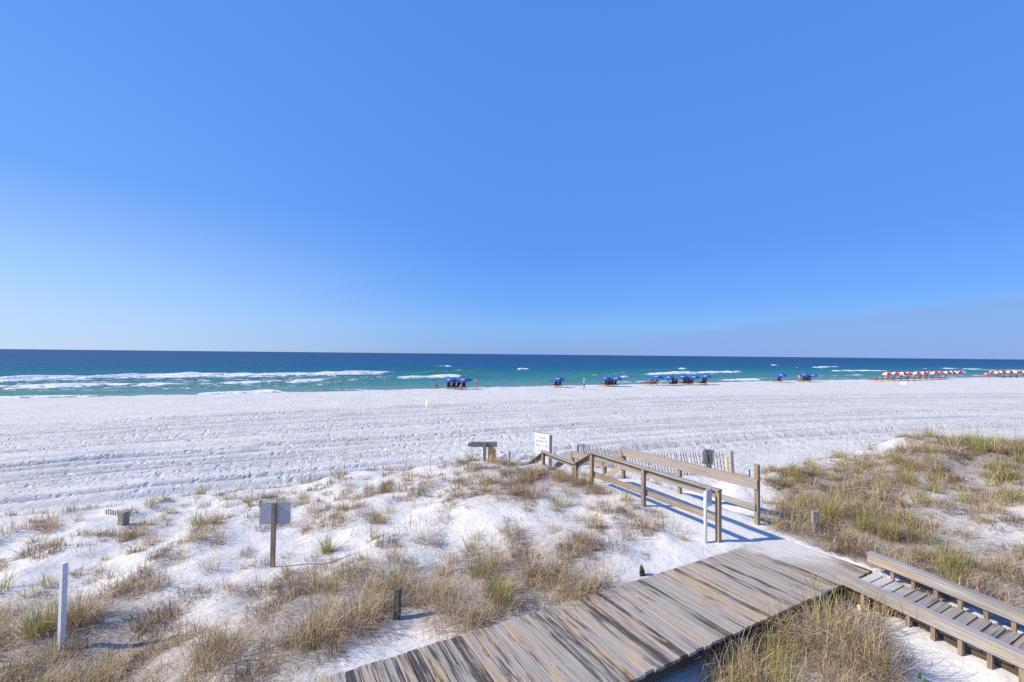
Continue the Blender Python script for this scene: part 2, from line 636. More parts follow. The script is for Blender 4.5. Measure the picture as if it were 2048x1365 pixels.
def shore(X):
    s = 0
    for o in (-12, -6, 0, 6, 12):
        s = s + np.interp(X + o, _sx, _sy)
    return s / 5


CP = np.array([
    (-6.6, 6.7, 1.95), (-4.9, 9.25, 2.0), (-1.8, 7.0, 2.3), (-2.5, 4.5, 2.2), (-9, 8, 1.8), (-8, 5, 1.8), (-12, 10, 1.65), (-20, 10, 1.5),
    (-15.3, 13, 1.6), (-12, 14.5, 1.7), (-8.2, 15.5, 1.95), (-4.7, 15.8, 2.3), (-2.3, 16, 2.5), (0, 15.5, 2.7), (.9, 14, 2.95),
    (1.8, 12.9, 2.95), (0, 12, 2.75), (-3, 12, 2.35), (-6, 12.5, 2.1), (-9, 12, 1.85), (1.5, 10, 2.6), (-1, 9.5, 2.35), (3, 9.8, 2.6),
    (2.8, 11, 2.85), (-2.2, 5.5, 2.5), (0, 6.8, 2.5), (2.2, 8.1, 2.52), (4.2, 9.3, 2.56), (5.55, 10.3, 2.6), (6.3, 12, 2.6), (8.7, 14.5, 2.75),
    (7, 14, 2.6), (11.3, 15, 2.95), (13.2, 15.3, 3.25), (14.7, 16, 3.6), (16, 15.8, 3.5), (17.6, 15.6, 3.3), (21, 16, 3.0), (28, 18, 2.6),
    (9.7, 8.6, 2.75), (8, 10, 2.7), (11, 11, 2.9), (14, 12, 3.1), (18, 11, 3.0), (7.8, 8.7, 2.6), (9, 6.5, 2.5), (12, 7, 2.7), (4.8, 6.9, 2.45),
    (3.9, 5.6, 2.3), (2.2, 4.7, 2.2), (5.8, 5.5, 2.2), (7, 4.5, 2.0), (0, 3.5, 2.1), (0, 0, 1.9), (-10, 0, 1.7), (10, 0, 2.2), (0, -20, 1.9),
    (5.0, 15.0, 1.75), (6.6, 15.6, 1.75), (4.2, 16.8, 1.4), (7.4, 16.6, 1.7), (5.7, 13.6, 2.15), (4.6, 14.2, 2.1), (-30, -10, 1.6), (40, 0, 2.4)])
_bx = [-200, -40, -16, -12, -8, -5, -2, .5, 3, 6, 9, 12, 15, 18, 30, 60, 400]
_by = [-40, 8, 14.5, 16.2, 17.6, 18.4, 18.8, 18.8, 18.2, 17.6, 17.8, 18.6, 20, 20, 22, 33, 160]


def deck_uv(x, y):
    dx, dy = x - A2[0], y - A2[1]
    return -(dx * D1[0] + dy * D1[1]), dx * D2[0] + dy * D2[1]


def ramp_sw(x, y):
    dx, dy = x - P1[0], y - P1[1]
    return dx * DUR[0] + dy * DUR[1], dx * RD1[0] + dy * RD1[1]


def walk_z(v):
    """height of the narrow walkway, v metres from the beach side edge of the deck"""
    return DECK_Z - .075 * np.maximum(0, v - DECK_W)


def terrain(x, y):
    x, y = np.asarray(x, float), np.asarray(y, float)
    d = shore(x) - y
    beach = np.where(d < 0, WATER_Z + np.maximum(.055 * d, -4), 0)
    beach = np.where(d >= 0, WATER_Z - .02 + .62 * smooth(0, 9, d) + .35 * smooth(8, 60, d), beach)
    num, den = 0, 0
    for cx, cy, cz in CP:
        w = 1 / ((x - cx) ** 2 + (y - cy) ** 2 + .5) ** 1.7
        num = num + w * cz
        den = den + w
    dune = num / den
    yb = np.interp(x, _bx, _by)
    m = smooth(-.4, 2.9, yb - y)
    hum = (N1.fbm(x * .55, y * .55, 4) - .5) * .50 + (N2.fbm(x * 2.3, y * 2.3, 3) - .5) * .11
    u, v = deck_uv(x, y)
    s, w = ramp_sw(x, y)
    # calm the hummocks near the boards
    dd = np.maximum(np.maximum(-u, u - DECK_L), np.maximum(-v, v - DECK_W))
    calm = smooth(.0, 1.2, dd)
    z = beach + (dune + hum * calm * .9 - beach) * m
    # ramp path
    zp = np.interp(s, [-.5, 0, 2.0, 3.6, 4.4, 5.1, 6.5, 7.6, 9], [2.6, 2.6, 2.72, 2.78, 2.62, 2.35, 2.25, 1.5, 1.15])
    pm = smooth(-.35, .15, w) * smooth(RAMP_W + .6, RAMP_W + .1, w) * smooth(-.6, .0, s) * smooth(9.5, 8, s)
    z = z + (zp + .03 * (N2.fbm(x * 3, y * 3, 3) - .5) - z) * pm
    # sand level with the boards along their far side
    ro = -u - .08
    cap = np.where(v < DECK_W, DECK_Z - .03, walk_z(v) - .05) + .9 * smooth(.1, 1.6, ro)
    z = np.where((ro > 0) & (v > -.1) & (v < 8.5), np.minimum(z, cap), z)
    # under the deck and walkway
    dk = (u > .05) & (u < DECK_L + .1) & (v > .05) & (v < DECK_W + .05)
    z = np.where(dk, np.minimum(z, 2.28), z)
    edge_r = smooth(DECK_W + .9, DECK_W, v) * (v > .3) * (u > .9) * smooth(DECK_L + 1, DECK_L, u)
    z = z + (np.minimum(z, 2.25) - z) * edge_r
    wk = (u > -.08) & (u < 1.25) & (v > DECK_W - .05) & (v < 8)
    z = np.where(wk, np.minimum(z, walk_z(v) - .09), z)
    rr = smooth(1.0, 1.5, u) * smooth(2.6, 1.7, u) * smooth(DECK_W + .4, DECK_W + 1.2, v) * smooth(9, 7, v)
    z = z + (np.minimum(z, walk_z(v) - .28) - z) * rr
    return z


def ground_at(px, py):
    """where the sight line through a photo pixel meets the sand"""
    d = ray(px, py)
    ts = np.concatenate([np.linspace(3, 40, 1500), np.linspace(40, 420, 3000)])
    P = d[None, :] * ts[:, None] + np.array([0, 0, CAM_Z])
    zt = np.maximum(terrain(P[:, 0], P[:, 1]), -9)
    i = np.argmax(P[:, 2] < zt)
    p = P[i]
    return np.array([p[0], p[1], float(terrain(p[0], p[1]))])


# coverage of plants, read off the photograph in cells of 64 x ~35 px
COV_Y = [880, 905, 930, 960, 990, 1020, 1050, 1080, 1120, 1160, 1200, 1250, 1300, 1350]
COV = np.array([[int(ch) for ch in r] for r in (
    "00000000000000000000000000003875",
    "00000000000000112221000001247998",
    "00000000000001355556420056678878",
    "00000000133445467776410188876766",
    "00001234444444566544300189986565",
    "11222344334343444434410089987654",
    "34334454445434344444410079988665",
    "45334432243453456664110039987765",
    "24312332235433577764000002876877",
    "12233334457768888764000001168887",
    "56766546678775777764000006706788",
    "67877556778766665400000378983067",
    "89876677776540000000015899962057",
    "99888667765000000000367899985333")], float) / 9


def coverage(x, y):
    z = terrain(x, y)
    P = project(np.stack([x, y, z], 1))
    ix = np.clip(P[:, 0] / 64 - .5, 0, 31)
    iy = np.interp(P[:, 1], COV_Y, np.arange(len(COV_Y)))
    x0, y0 = np.floor(ix).astype(int), np.floor(iy).astype(int)
    x1, y1 = np.minimum(x0 + 1, 31), np.minimum(y0 + 1, len(COV_Y) - 1)
    fx, fy = ix - x0, iy - y0
    c = (COV[y0, x0] * (1 - fx) + COV[y0, x1] * fx) * (1 - fy) + (COV[y1, x0] * (1 - fx) + COV[y1, x1] * fx) * fy
    yb = np.interp(x, _bx, _by)
    c = c * smooth(0.2, 1.6, yb - y + .8 * (N3(x * .9, y * .9) - .5))
    u, v = deck_uv(x, y)
    s, w = ramp_sw(x, y)
    off = ((u > -.05) & (u < DECK_L) & (v > -.06) & (v < DECK_W + .05)) | ((u > -.2) & (u < 1.15) & (v > 0) & (v < 8))
    off |= (s > -.5) & (s < 8) & (w > .0) & (w < RAMP_W)
    return np.where(off, 0, c)


# ------------------------------------------------------------------ sand: one sheet to the horizon
def axis(dense, lo, hi):
    a = [dense[0]]
    st = dense[1] - dense[0]
    while a[-1] > lo:
        st *= 1.22
        a.append(a[-1] - st)
    b = [dense[-1]]
    st = dense[-1] - dense[-2]
    while b[-1] < hi:
        st *= 1.10 if st < 3 else 1.25
        b.append(b[-1] + st)
    return np.array(a[::-1][:-1] + list(dense) + b[1:])


gx = axis(np.arange(-24, 34, .125), -6000, 6000)
gy = axis(np.concatenate([np.arange(2.5, 24, .11), np.arange(24, 60, .30)]), -6000, 3000)
GX, GY = np.meshgrid(gx, gy)
fx_, fy_ = GX.ravel(), GY.ravel()
gz = terrain(fx_, fy_)
d_sh = shore(fx_) - fy_
yb_ = np.interp(fx_, _bx, _by)
onbeach = smooth(-1.0, 2.5, fy_ - yb_) * smooth(-1, 5, d_sh)
# tracks of the beach rake and vehicles: shallow ruts running along the shore
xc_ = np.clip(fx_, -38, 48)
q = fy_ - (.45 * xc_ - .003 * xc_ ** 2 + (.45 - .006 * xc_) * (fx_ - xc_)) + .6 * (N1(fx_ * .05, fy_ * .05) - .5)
rut_shade = np.zeros(len(fx_))  # mask for the shade painted into the sand along the ruts
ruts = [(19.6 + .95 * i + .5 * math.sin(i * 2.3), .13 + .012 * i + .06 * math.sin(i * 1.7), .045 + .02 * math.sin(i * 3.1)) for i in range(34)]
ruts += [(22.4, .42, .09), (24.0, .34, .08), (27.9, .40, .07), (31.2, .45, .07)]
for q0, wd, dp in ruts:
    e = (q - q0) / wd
    rut_shade = np.maximum(rut_shade, onbeach * np.exp(-(e * .9) ** 2) * np.clip(dp * 15, 0, 1) * smooth(.30, .62, N3.fbm(fx_ * .06 + q0 * 3.7, fy_ * .02, 3)))
    gz += onbeach * dp * 1.7 * (-np.exp(-e ** 2) + .8 * np.exp(-((np.abs(e) - 1.9) / .7) ** 2)) * (.45 + .9 * N2(fx_ * .3, fy_ * .3))
gz += onbeach * .05 * (N3.fbm(fx_ * .8, fy_ * .8, 4) - .5)
gz += onbeach * .045 * (N1.fbm(q * 1.6, fx_ * .10, 3) - .5)
# trodden trail from the stairs to the chairs
GZ = gz.reshape(GX.shape)
tr = np.array([(1.0, 20.5), (-1.5, 25), (-3.5, 30), (-6, 38), (-7.5, 48), (-8, 60)])
for i in range(1500):
    t = rng.random() ** 1.6
    c = np.array([np.interp(t, np.linspace(0, 1, 6), tr[:, 0]), np.interp(t, np.linspace(0, 1, 6), tr[:, 1])])
    if i > 700:
        c = np.array([rng.uniform(-22, 26), rng.uniform(19, 52)])
    else:
        c = c + rng.normal(0, .6 + 1.2 * t, 2)
    ix, iy = np.searchsorted(gx, c[0]), np.searchsorted(gy, c[1])
    sl = (slice(max(iy - 4, 0), iy + 5), slice(max(ix - 4, 0), ix + 5))
    r2 = ((GX[sl] - c[0]) ** 2 + ((GY[sl] - c[1])) ** 2) / .14 ** 2
    GZ[sl] += .05 * (-np.exp(-r2) + .45 * np.exp(-(np.sqrt(r2) - 1.7) ** 2 * 2)) * smooth(0, 1.5, c[1] - np.interp(c[0], _bx, _by))
V = np.stack([fx_, fy_, GZ.ravel()], 1)
nx, ny = len(gx), len(gy)
ii = (np.arange(ny - 1)[:, None] * nx + np.arange(nx - 1)[None, :]).ravel()
me = fast_mesh('sand', V, np.stack([ii, ii + 1, ii + nx + 1, ii + nx], 1))
near_m = (fx_ > -26) & (fx_ < 36) & (fy_ > 2) & (fy_ < 26)
lit = np.zeros(len(fx_))
lit[near_m] = coverage(fx_[near_m], fy_[near_m])
lit[~near_m] = .4 * smooth(0, 2, yb_ - fy_)[~near_m]
for nm, arr in (('litter', lit), ('rut_shade', rut_shade), ('beach', onbeach), ('wet', smooth(4.2, .6, d_sh + 2.2 * (N1.fbm(fx_ * .12, fy_ * .12, 3) - .5)))):
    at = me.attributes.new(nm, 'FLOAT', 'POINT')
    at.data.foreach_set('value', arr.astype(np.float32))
me.materials.append(M_sand)
sand = link(bpy.data.objects.new('sand', me))
sand['kind'] = 'structure'

# ------------------------------------------------------------------ sea
wx = axis(np.arange(-150, 330, .8), -30000, 30000)
tt = [-2.5]
st = .55
while tt[-1] < 40000:
    if tt[-1] > 120:
        st *= 1.05
    tt.append(tt[-1] + st)
tt = np.array(tt)
WX, WT = np.meshgrid(wx, tt)
wX, wT = WX.ravel(), WT.ravel()
wY = shore(wX) + wT
amp = smooth(0, 30, wT) * smooth(900, 250, wT)
ph = wT + 10 * N1.fbm(wX * .012, wT * .012, 3) + 5 * N2(wX * .04, wT * .03)
wZ = WATER_Z + amp * (.10 * np.sin(ph * 2 * math.pi / 13) + .09 * np.sin((ph * 1.0 + wX * .12) * 2 * math.pi / 7.3))
wZ += amp * .30 * (N3.fbm(wX * .16, wY * .33, 3) - .5)
foam = np.zeros(len(wX))
green = np.zeros(len(wX))
# breakers: pixels along the crest, height, foam 0..1, width of the wash in front
CREST = [
    ([(-60, 757), (0, 755), (137, 752), (308, 748.5), (513, 746.5), (650, 744.5), (745, 743), (822, 741.5)], .95, 1.0, 15),
    ([(-60, 772), (0, 770.5), (140, 769), (273, 766.5), (444, 763.5), (600, 759.5), (715, 756.5)], .6, 1.0, 8),
    ([(-60, 785), (0, 783.5), (150, 783), (260, 781)], .35, .0, 2),
    ([(-60, 795), (0, 793), (120, 791.5), (205, 791.5), (290, 789)], .22, .95, 3.0),
    ([(335, 787.5), (400, 785), (470, 783), (533, 780), (590, 781.5)], .5, 1.0, 4),
    ([(590, 781.5), (640, 781.5), (700, 780), (760, 777.5)], .4, .45, 1.5),
    ([(755, 754.5), (868, 751.5), (917, 750.8), (960, 747)], .75, 1.0, 4),
    ([(780, 744), (860, 742.5), (960, 741), (1010, 741)], .8, .06, 1),
    ([(850, 734), (862, 732.5), (888, 732), (912, 733)], .7, .9, 3),
    ([(905, 740), (917, 739.5), (930, 740)], .5, .9, 2),
    ([(1028, 738.2), (1045, 737.6), (1064, 738)], .6, .95, 3),
    ([(1060, 763), (1110, 761), (1180, 759.5)], .45, .08, 1),
    ([(1180, 750), (1190, 749), (1202, 750)], .45, .9, 2),
    ([(1130, 752), (1200, 751.5), (1262, 751)], .5, .05, 1),
    ([(1238, 754), (1252, 752.3), (1264, 753)], .45, .95, 2),
    ([(1205, 748), (1230, 746), (1260, 745)], .35, .6, 3),
    ([(1262, 747.8), (1320, 746.2), (1375, 744.8), (1459, 743.6), (1492, 741.5)], .7, 1.0, 5),
    ([(1268, 739), (1310, 738.5), (1356, 737.6)], .6, .05, 1),
    ([(1355, 738), (1372, 736.8), (1392, 737.5)], .65, .95, 3),
    ([(1160, 765), (1290, 763), (1420, 760.8)], .25, .62, 5),
    ([(1420, 759.8), (1490, 757.8), (1514, 754.8), (1534, 757)], .6, 1.0, 5),
    ([(1541, 730.5), (1555, 730)], .6, .95, 3),
    ([(1578, 735.6), (1608, 735.2)], .4, .6, 2),
    ([(1620, 735.4), (1655, 733.5), (1684, 733)], .75, 1.0, 5),
    ([(1650, 741.5), (1700, 740.8), (1757, 739.8), (1772, 741.5)], .7, 1.0, 4),
    ([(1590, 753), (1640, 751.5), (1745, 750)], .35, .7, 5),
    ([(1784, 749.3), (1800, 747.2), (1815, 748.5)], .6, 1.0, 5),
    ([(1840, 737.5), (1855, 737)], .4, .7, 3),
    ([(1876, 737.2), (1890, 736), (1906, 737)], .75, 1.0, 6),
    ([(1920, 738.6), (1936, 736.8), (1955, 738)], .75, 1.0, 6),
    ([(1953, 740.5), (2000, 740.5), (2140, 739)], .4, .7, 5),
    ([(2014, 742.5), (2028, 740.8), (2044, 742)], .6, 1.0, 7),
    ([(1720, 755.5), (1850, 753.3), (2000, 750.5), (2140, 748.5)], .2, .6, 6),
    ([(255, 732.6), (268, 732.2)], .5, .8, 2), ([(430, 716.4), (437, 716.2)], .7, .8, 3), ([(457, 717.2), (463, 717)], .7, .8, 3),
    ([(20, 722), (36, 722)], .5, .5, 3), ([(1133, 729.8), (1172, 729.5)], .5, .35, 3), ([(745, 723), (753, 723)], .6, .6, 3),
]
for poly, h, fo, wash in CREST:
    if poly[0][0] == -60:
        poly = [(-260, poly[0][1] + 5)] + poly
    if fo > .3:
        h, wash = h * .62, wash * 1.5
    pw = np.array([at_z(x, y, WATER_Z + h * .9) for x, y in poly])
    o = np.argsort(pw[:, 0])
    pw = pw[o]
    span = pw[-1, 0] - pw[0, 0]
    tp = min(span * .33, 9)
    k = (wX > pw[0, 0] - .1) & (wX < pw[-1, 0] + .1)
    yc = np.interp(wX[k], pw[:, 0], pw[:, 1])
    xk, yk = wX[k], wY[k]
    yc = yc + .9 * (N2.fbm(xk * .25, xk * 0 + h * 30, 3) - .5)
    lum = .35 + 1.3 * N1.fbm(xk * .30, xk * 0 + wash * 7.3 + pw[0, 1], 4)
    tap = smooth(0, tp, xk - pw[0, 0]) * smooth(0, tp, pw[-1, 0] - xk)
    dy = yk - yc
    far = np.clip(pw[:, 1].mean() / 110, 1, 3)
    prof = np.where(dy < 0, np.exp(-(dy / (1.3 * far)) ** 2), np.exp(-(dy / (2.6 * far)) ** 2))
    wZ[k] = np.maximum(wZ[k], wZ[k] * .3 + WATER_Z * .7 + h * prof * tap * (lum if fo > .3 else 1)) if False else wZ[k] + h * prof * tap * (lum if fo > .3 else .8)
    ff = np.where(dy < 0, np.exp(-np.abs(dy) / wash) * (.75 + .25 * smooth(-2.2 * far, 0, dy)), np.exp(-(dy / (.9 * far)) ** 2))
    foam[k] = np.maximum(foam[k], fo * ff * smooth(0, 1, tap) * np.clip(lum, .6, 1.1))
    green[k] = np.maximum(green[k], np.where(dy < 0, np.exp(-(dy / 3) ** 2), np.exp(-(dy / 1.2) ** 2)) * tap * (1 if h > .3 else .5))
# swash running up the sand
sw = smooth(2.2, .3, np.abs(wT - .4 + 2.0 * (N3.fbm(wX * .07, wX * 0, 3) - .5)))
foam = np.maximum(foam, .62 * sw)
wash_l = smooth(-10, -40, wX) * smooth(3, 12, wT) * smooth(64, 50, wT) * .40 + smooth(25, 60, wX) * smooth(2, 6, wT) * smooth(26, 14, wT) * .33
foam = np.maximum(foam, wash_l)
wZ = np.where(wT < 3, np.maximum(wZ, WATER_Z), wZ)
V = np.stack([wX, wY, wZ], 1)
nx, ny = len(wx), len(tt)
ii = (np.arange(ny - 1)[:, None] * nx + np.arange(nx - 1)[None, :]).ravel()
me = fast_mesh('sea', V, np.stack([ii, ii + 1, ii + nx + 1, ii + nx], 1))
ST = [0, 8, 25, 55, 100, 180, 400, 1500, 8000]
SC = np.array([(.19, .30, .25), (.115, .28, .25), (.06, .235, .215), (.026, .185, .19), (.010, .125, .185), (.005, .085, .175), (.003, .062, .155), (.003, .054, .148), (.004, .058, .152)])
tn = wT + 26 * (N2.fbm(wX * .02, wT * .05, 3) - .5) * smooth(5, 40, wT)
wc = np.stack([np.interp(tn, ST, SC[:, i]) for i in range(3)], 1)
gcol = np.array([.09, .29, .12])
gm = (green * smooth(260, 60, wT) * .75)[:, None]
wc = wc * (1 - gm) + gcol * gm
at = me.attributes.new('wcol', 'FLOAT_COLOR', 'POINT')
at.data.foreach_set('color', np.concatenate([wc, np.ones((len(wc), 1))], 1).astype(np.float32).ravel())
at = me.attributes.new('foam', 'FLOAT', 'POINT')
at.data.foreach_set('value', foam.astype(np.float32))
me.materials.append(M_sea)
sea = link(bpy.data.objects.new('sea', me))
sea['kind'] = 'structure'


def p3(xy, z):
    return Vector((float(xy[0]), float(xy[1]), float(z)))


def gz_at(x, y):
    return float(terrain(x, y))


# ------------------------------------------------------------------ the wide deck
deck = thing('boardwalk_deck', 'wide weathered grey plank deck crossing the dune in the foreground', 'deck', p3(A2, DECK_Z))
PITCHW = .150
for i in range(int(DECK_L / PITCHW)):
    u = (i + .5) * PITCHW
    c = A2 - D1 * u
    j0, j1 = random.uniform(-.015, .012), random.uniform(-.012, .02)
    zt = DECK_Z - .019 + random.uniform(-.003, .003)
    zt2 = zt + random.uniform(-.002, .002)
    a, b = c + D2 * (j0 - .02), c + D2 * (j0 - .02 + DECK_W + .02)
    a += D1 * random.uniform(-.002, .002)
    flip = random.random() < .5
    if flip:
        a, b = b, a
    board('plank', p3(a, zt), p3(b, zt2), .140, .038, M_deck, deck)
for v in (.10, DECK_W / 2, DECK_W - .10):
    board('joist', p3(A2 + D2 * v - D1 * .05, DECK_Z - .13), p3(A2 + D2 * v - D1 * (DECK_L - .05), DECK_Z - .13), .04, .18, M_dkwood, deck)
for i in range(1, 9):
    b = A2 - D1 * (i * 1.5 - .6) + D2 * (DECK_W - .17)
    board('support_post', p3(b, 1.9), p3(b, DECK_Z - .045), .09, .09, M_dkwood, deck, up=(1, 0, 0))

# ------------------------------------------------------------------ narrow walkway with its two low curb rails
W_NEAR, W_FAR, W_LEN = 1.03, .06, 6.0
walk = thing('sandy_walkway', 'narrow sand-dusted plank walkway between two low rails running off to the lower right', 'walkway',
             p3(A2 + D2 * DECK_W, DECK_Z))
n = int(W_LEN / PITCHW)
for i in range(n):
    v = DECK_W + .03 + (i + .5) * PITCHW
    z = float(walk_z(v)) - .019 + random.uniform(-.003, .003)
    a, b = A2 + D2 * v - D1 * (W_FAR - .02), A2 + D2 * v - D1 * (W_NEAR + .01)
    board('plank', p3(a, z), p3(b, z + random.uniform(-.003, .003)), .138, .036, M_walk, walk)
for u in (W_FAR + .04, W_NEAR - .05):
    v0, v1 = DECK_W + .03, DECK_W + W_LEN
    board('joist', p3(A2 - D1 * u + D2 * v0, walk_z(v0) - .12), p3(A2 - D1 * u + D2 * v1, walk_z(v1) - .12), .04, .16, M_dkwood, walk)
for nm, u, v0, side, lab in (('curb_rail', W_FAR - .07, DECK_W - .06, -1, 'low pale timber rail on short balusters along the far side of the narrow walkway'),
                             ('curb_rail', W_NEAR + .08, DECK_W - .02, 1, 'low pale timber rail on short balusters along the near side of the narrow walkway')):
    base = A2 - D1 * u
    v1 = DECK_W + W_LEN
    rl = thing(nm, lab, 'railing', p3(base + D2 * v0, walk_z(v0)))
    top = lambda v: float(walk_z(v)) + (.30 if side < 0 else .215)
    nseg = 2
    for s_ in range(nseg):
        va = v0 + (v1 - v0) * s_ / nseg + (.004 if s_ else 0)
        vb = v0 + (v1 - v0) * (s_ + 1) / nseg
        board('cap_board', p3(base + D2 * va, top(va)), p3(base + D2 * vb, top(vb)), .140, .038, M_beam, rl)
        o1 = base - D1 * .046
        board('face_board', p3(o1 + D2 * va, top(va) - .088), p3(o1 + D2 * vb, top(vb) - .088), .036, .134, M_beam, rl)
        o2 = base + D1 * .046
        board('back_board', p3(o2 + D2 * va, top(va) - .075), p3(o2 + D2 * vb, top(vb) - .075), .036, .105, M_beam, rl)
    v = v0 + .35
    while v < v1 - .1:
        c = base + D2 * v
        board('baluster', p3(c, walk_z(v) - .50), p3(c, top(v) - .022), .052, .050, M_post, rl, up=tuple(p3(D1, 0)))
        v += .29


# ------------------------------------------------------------------ hand rails of the beach access
def rp(s, w, z):
    c = P1 + DUR * s + RD1 * w
    return p3(c, z)


def handrail(w, label, stations, posts, low, tall_end, mid, cap_flat):
    """stations: (s, z of the rail top) along the ramp"""
    h = thing('handrail', label, 'handrail', rp(0, w, 2.6))
    for (s0, z0), (s1, z1) in zip(stations[:-1], stations[1:]):
        slope = abs(z1 - z0) > .15
        if cap_flat:
            board('cap_rail', rp(s0 - .04, w, z0 - .019), rp(s1 + .03, w, z1 - .019), .14, .038, M_rail, h)
            board('top_rail', rp(s0, w + .062, z0 - .105), rp(s1, w + .062, z1 - .105), .036, .13, M_rail, h)
        else:
            board('cap_rail', rp(s0 - .04, w, z0 - .019), rp(s1 + .03, w, z1 - .019), .12, .036, M_rail, h)
            board('top_rail', rp(s0 - .05, w - .066, z0 - .125), rp(s1 + .02, w - .066, z1 - .125), .036, .18, M_rail, h)
    for s0, z0, s1, z1 in low:
        board('lower_rail', rp(s0, w + (.064 if cap_flat else -.064), z0), rp(s1, w + (.064 if cap_flat else -.064), z1), .036, .135, M_rail, h)
    for s, zt in posts:
        b = P1 + DUR * s + RD1 * w
        board('post', p3(b, gz_at(*b) - .5), p3(b, zt), .092, .088, M_post, h, up=tuple(p3(RD1, 0)))
    return h


zr = 3.68
handrail(0.0, 'weathered wooden handrail on the left side of the sandy beach access ramp',
         [(0, zr - .02), (3.99, zr), (4.72, 3.20), (6.42, 3.24), (7.45, 2.55)],
         [(0.0, zr - .05), (2.05, zr - .045), (3.99, zr - .04), (4.70, 3.165), (6.42, 3.20), (7.5, 2.48)],
         [(0.0, 3.02, 3.99, 3.05), (4.72, 2.72, 6.42, 2.75)], None, None, True)
handrail(RAMP_W, 'weathered wooden handrail on the right of the beach access ramp, beside the slat fence',
         [(.16, 3.62), (4.4, 3.55), (5.25, 2.98), (6.9, 3.0), (8.0, 2.25)],
         [(.16, 3.95), (2.3, 3.54), (4.4, 3.50), (5.25, 2.94), (6.9, 2.95), (8.0, 2.18)],
         [(.16, 3.0, 4.4, 2.98), (4.42, 2.98, 5.25, 2.45)], None, None, False)
stairs = thing('beach_stairs', 'sand-covered wooden stairs and landing dropping from the ramp to the beach', 'stairs', rp(4.2, .8, 2.4))
for i in range(4):
    s = 4.25 + i * .26
    z = 2.42 - i * .10
    board('tread', rp(s, .06, z), rp(s, RAMP_W - .06, z), .24, .04, M_walk, stairs)
for i in range(9):
    s = 5.35 + i * .147
    board('landing_plank', rp(s, .06, 2.08), rp(s, RAMP_W - .06, 2.08), .14, .04, M_walk, stairs)
for i in range(5):
    s = 6.75 + i * .27
    z = 1.95 - i * .17
    board('tread', rp(s, .06, z), rp(s, RAMP_W - .06, z), .25, .04, M_walk, stairs)

# ------------------------------------------------------------------ slat fence on the beach side
fa, fb = np.array([3.30, 21.7]), np.array([9.35, 19.9])
fence = thing('slat_sand_fence', 'leaning grey wooden slat fence wired together behind the right handrail', 'fence', p3(fa, gz_at(*fa)))
nsl = 50
fd = (fb - fa) / np.linalg.norm(fb - fa)
tops = []
for i in range(nsl):
    t = i / (nsl - 1)
    c = fa + (fb - fa) * t
    c = c + np.array([-fd[1], fd[0]]) * (.06 * math.sin(i * .7) - .5 * math.sin(math.pi * t))
    g = max(gz_at(*c), 1.05)
    lean = -.30 + .13 * t + random.uniform(-.03, .03) if t > .06 else -.10
    if t > .92:
        lean = -.12
    zt = 2.22 - .20 * math.sin(math.pi * min(1, t * 1.15)) * .8 + random.uniform(-.02, .02)
    Lg = zt - (g - .2)
    p0 = Vector((c[0] - fd[0] * 0, c[1], g - .2))
    p1 = Vector((c[0] + fd[0] * lean * Lg, c[1] + fd[1] * lean * Lg, zt))
    board('slat', p0, p1, .040, .010, M_slat, fence, up=(fd[1], -fd[0], 0))
    tops.append((p0, p1))
for f in (.35, .62, .9):
    for (a0, a1), (b0, b1) in zip(tops[:-1], tops[1:]):
        pass
    V, Fc = [], []
    for a0, a1 in tops:
        m = a0.lerp(a1, f)
        q0 = len(V)
        for k in range(4):
            a = k * math.pi / 2
            V.append((m.x + .004 * math.cos(a) - fence.location.x, m.y - .012 - fence.location.y, m.z + .004 * math.sin(a) - fence.location.z))
    for i in range(len(tops) - 1):
        for k in range(4):
            Fc.append((i * 4 + k, i * 4 + (k + 1) % 4, (i + 1) * 4 + (k + 1) % 4, (i + 1) * 4 + k))
    mesh_obj('wire', V, Fc, M_wire, fence)
for c, zt, ln in ((fa + np.array([-.12, .03]), 2.1, 0.0), (fb + np.array([.30, -.05]), 2.30, -.08), (fb + np.array([.08, -.02]), 2.05, -.05)):
    g = gz_at(*c)
    board('fence_post', p3(c, g - .4), Vector((c[0] + ln * (zt - g), c[1], zt)), .10 if ln != -.05 else .06, .09, M_oldp if ln != -.05 else M_ply, fence, up=(0, 1, 0))


# ------------------------------------------------------------------ signs and posts
def panel(name, w, h, t, mat, parent, M, rnd=.03):
    """upright plate in its local XZ plane, rounded corners"""
    pts = []
    for cx, cz, a0 in ((w / 2 - rnd, h / 2 - rnd, 0), (-w / 2 + rnd, h / 2 - rnd, 90), (-w / 2 + rnd, -h / 2 + rnd, 180), (w / 2 - rnd, -h / 2 + rnd, 270)):
        for k in range(4):
            a = R(a0 + k * 30)
            pts.append((cx + rnd * math.cos(a), cz + rnd * math.sin(a)))
    n = len(pts)
    V = [(x, -t / 2, z) for x, z in pts] + [(x, t / 2, z) for x, z in pts]
    Fc = [tuple(range(n)), tuple(range(2 * n - 1, n - 1, -1))] + [(i, n + i, n + (i + 1) % n, (i + 1) % n) for i in range(n)]
    o = mesh_obj(name, V, Fc, mat, parent)
    o.matrix_basis = M
    return o


def lettering(parent, rows, w, h, mat, M, y=-.012):
    """rows of small marks, too far away to read: (z, x0, x1, letter height)"""
    V, Fc = [], []
    r = random.Random(3)
    for z, x0, x1, lh in rows:
        x = x0
        while x < x1:
            ww = lh * r.uniform(.35, .6)
            if r.random() < .17:
                x += lh * .5
                continue
            hh = lh * r.choice((1, 1, .75))
            for xa, xb, za, zb in ((x, x + ww * .28, z, z + hh), (x, x + ww, z + hh * r.choice((0, .42, .8)), 0)):
                if zb == 0:
                    zb = za + lh * .2
                b = len(V)
                V += [(xa, y, za), (xb, y, za), (xb, y, zb), (xa, y, zb)]
                Fc.append((b, b + 1, b + 2, b + 3))
            x += ww + lh * .18
    o = mesh_obj('lettering', V, Fc, mat, parent)
    return o


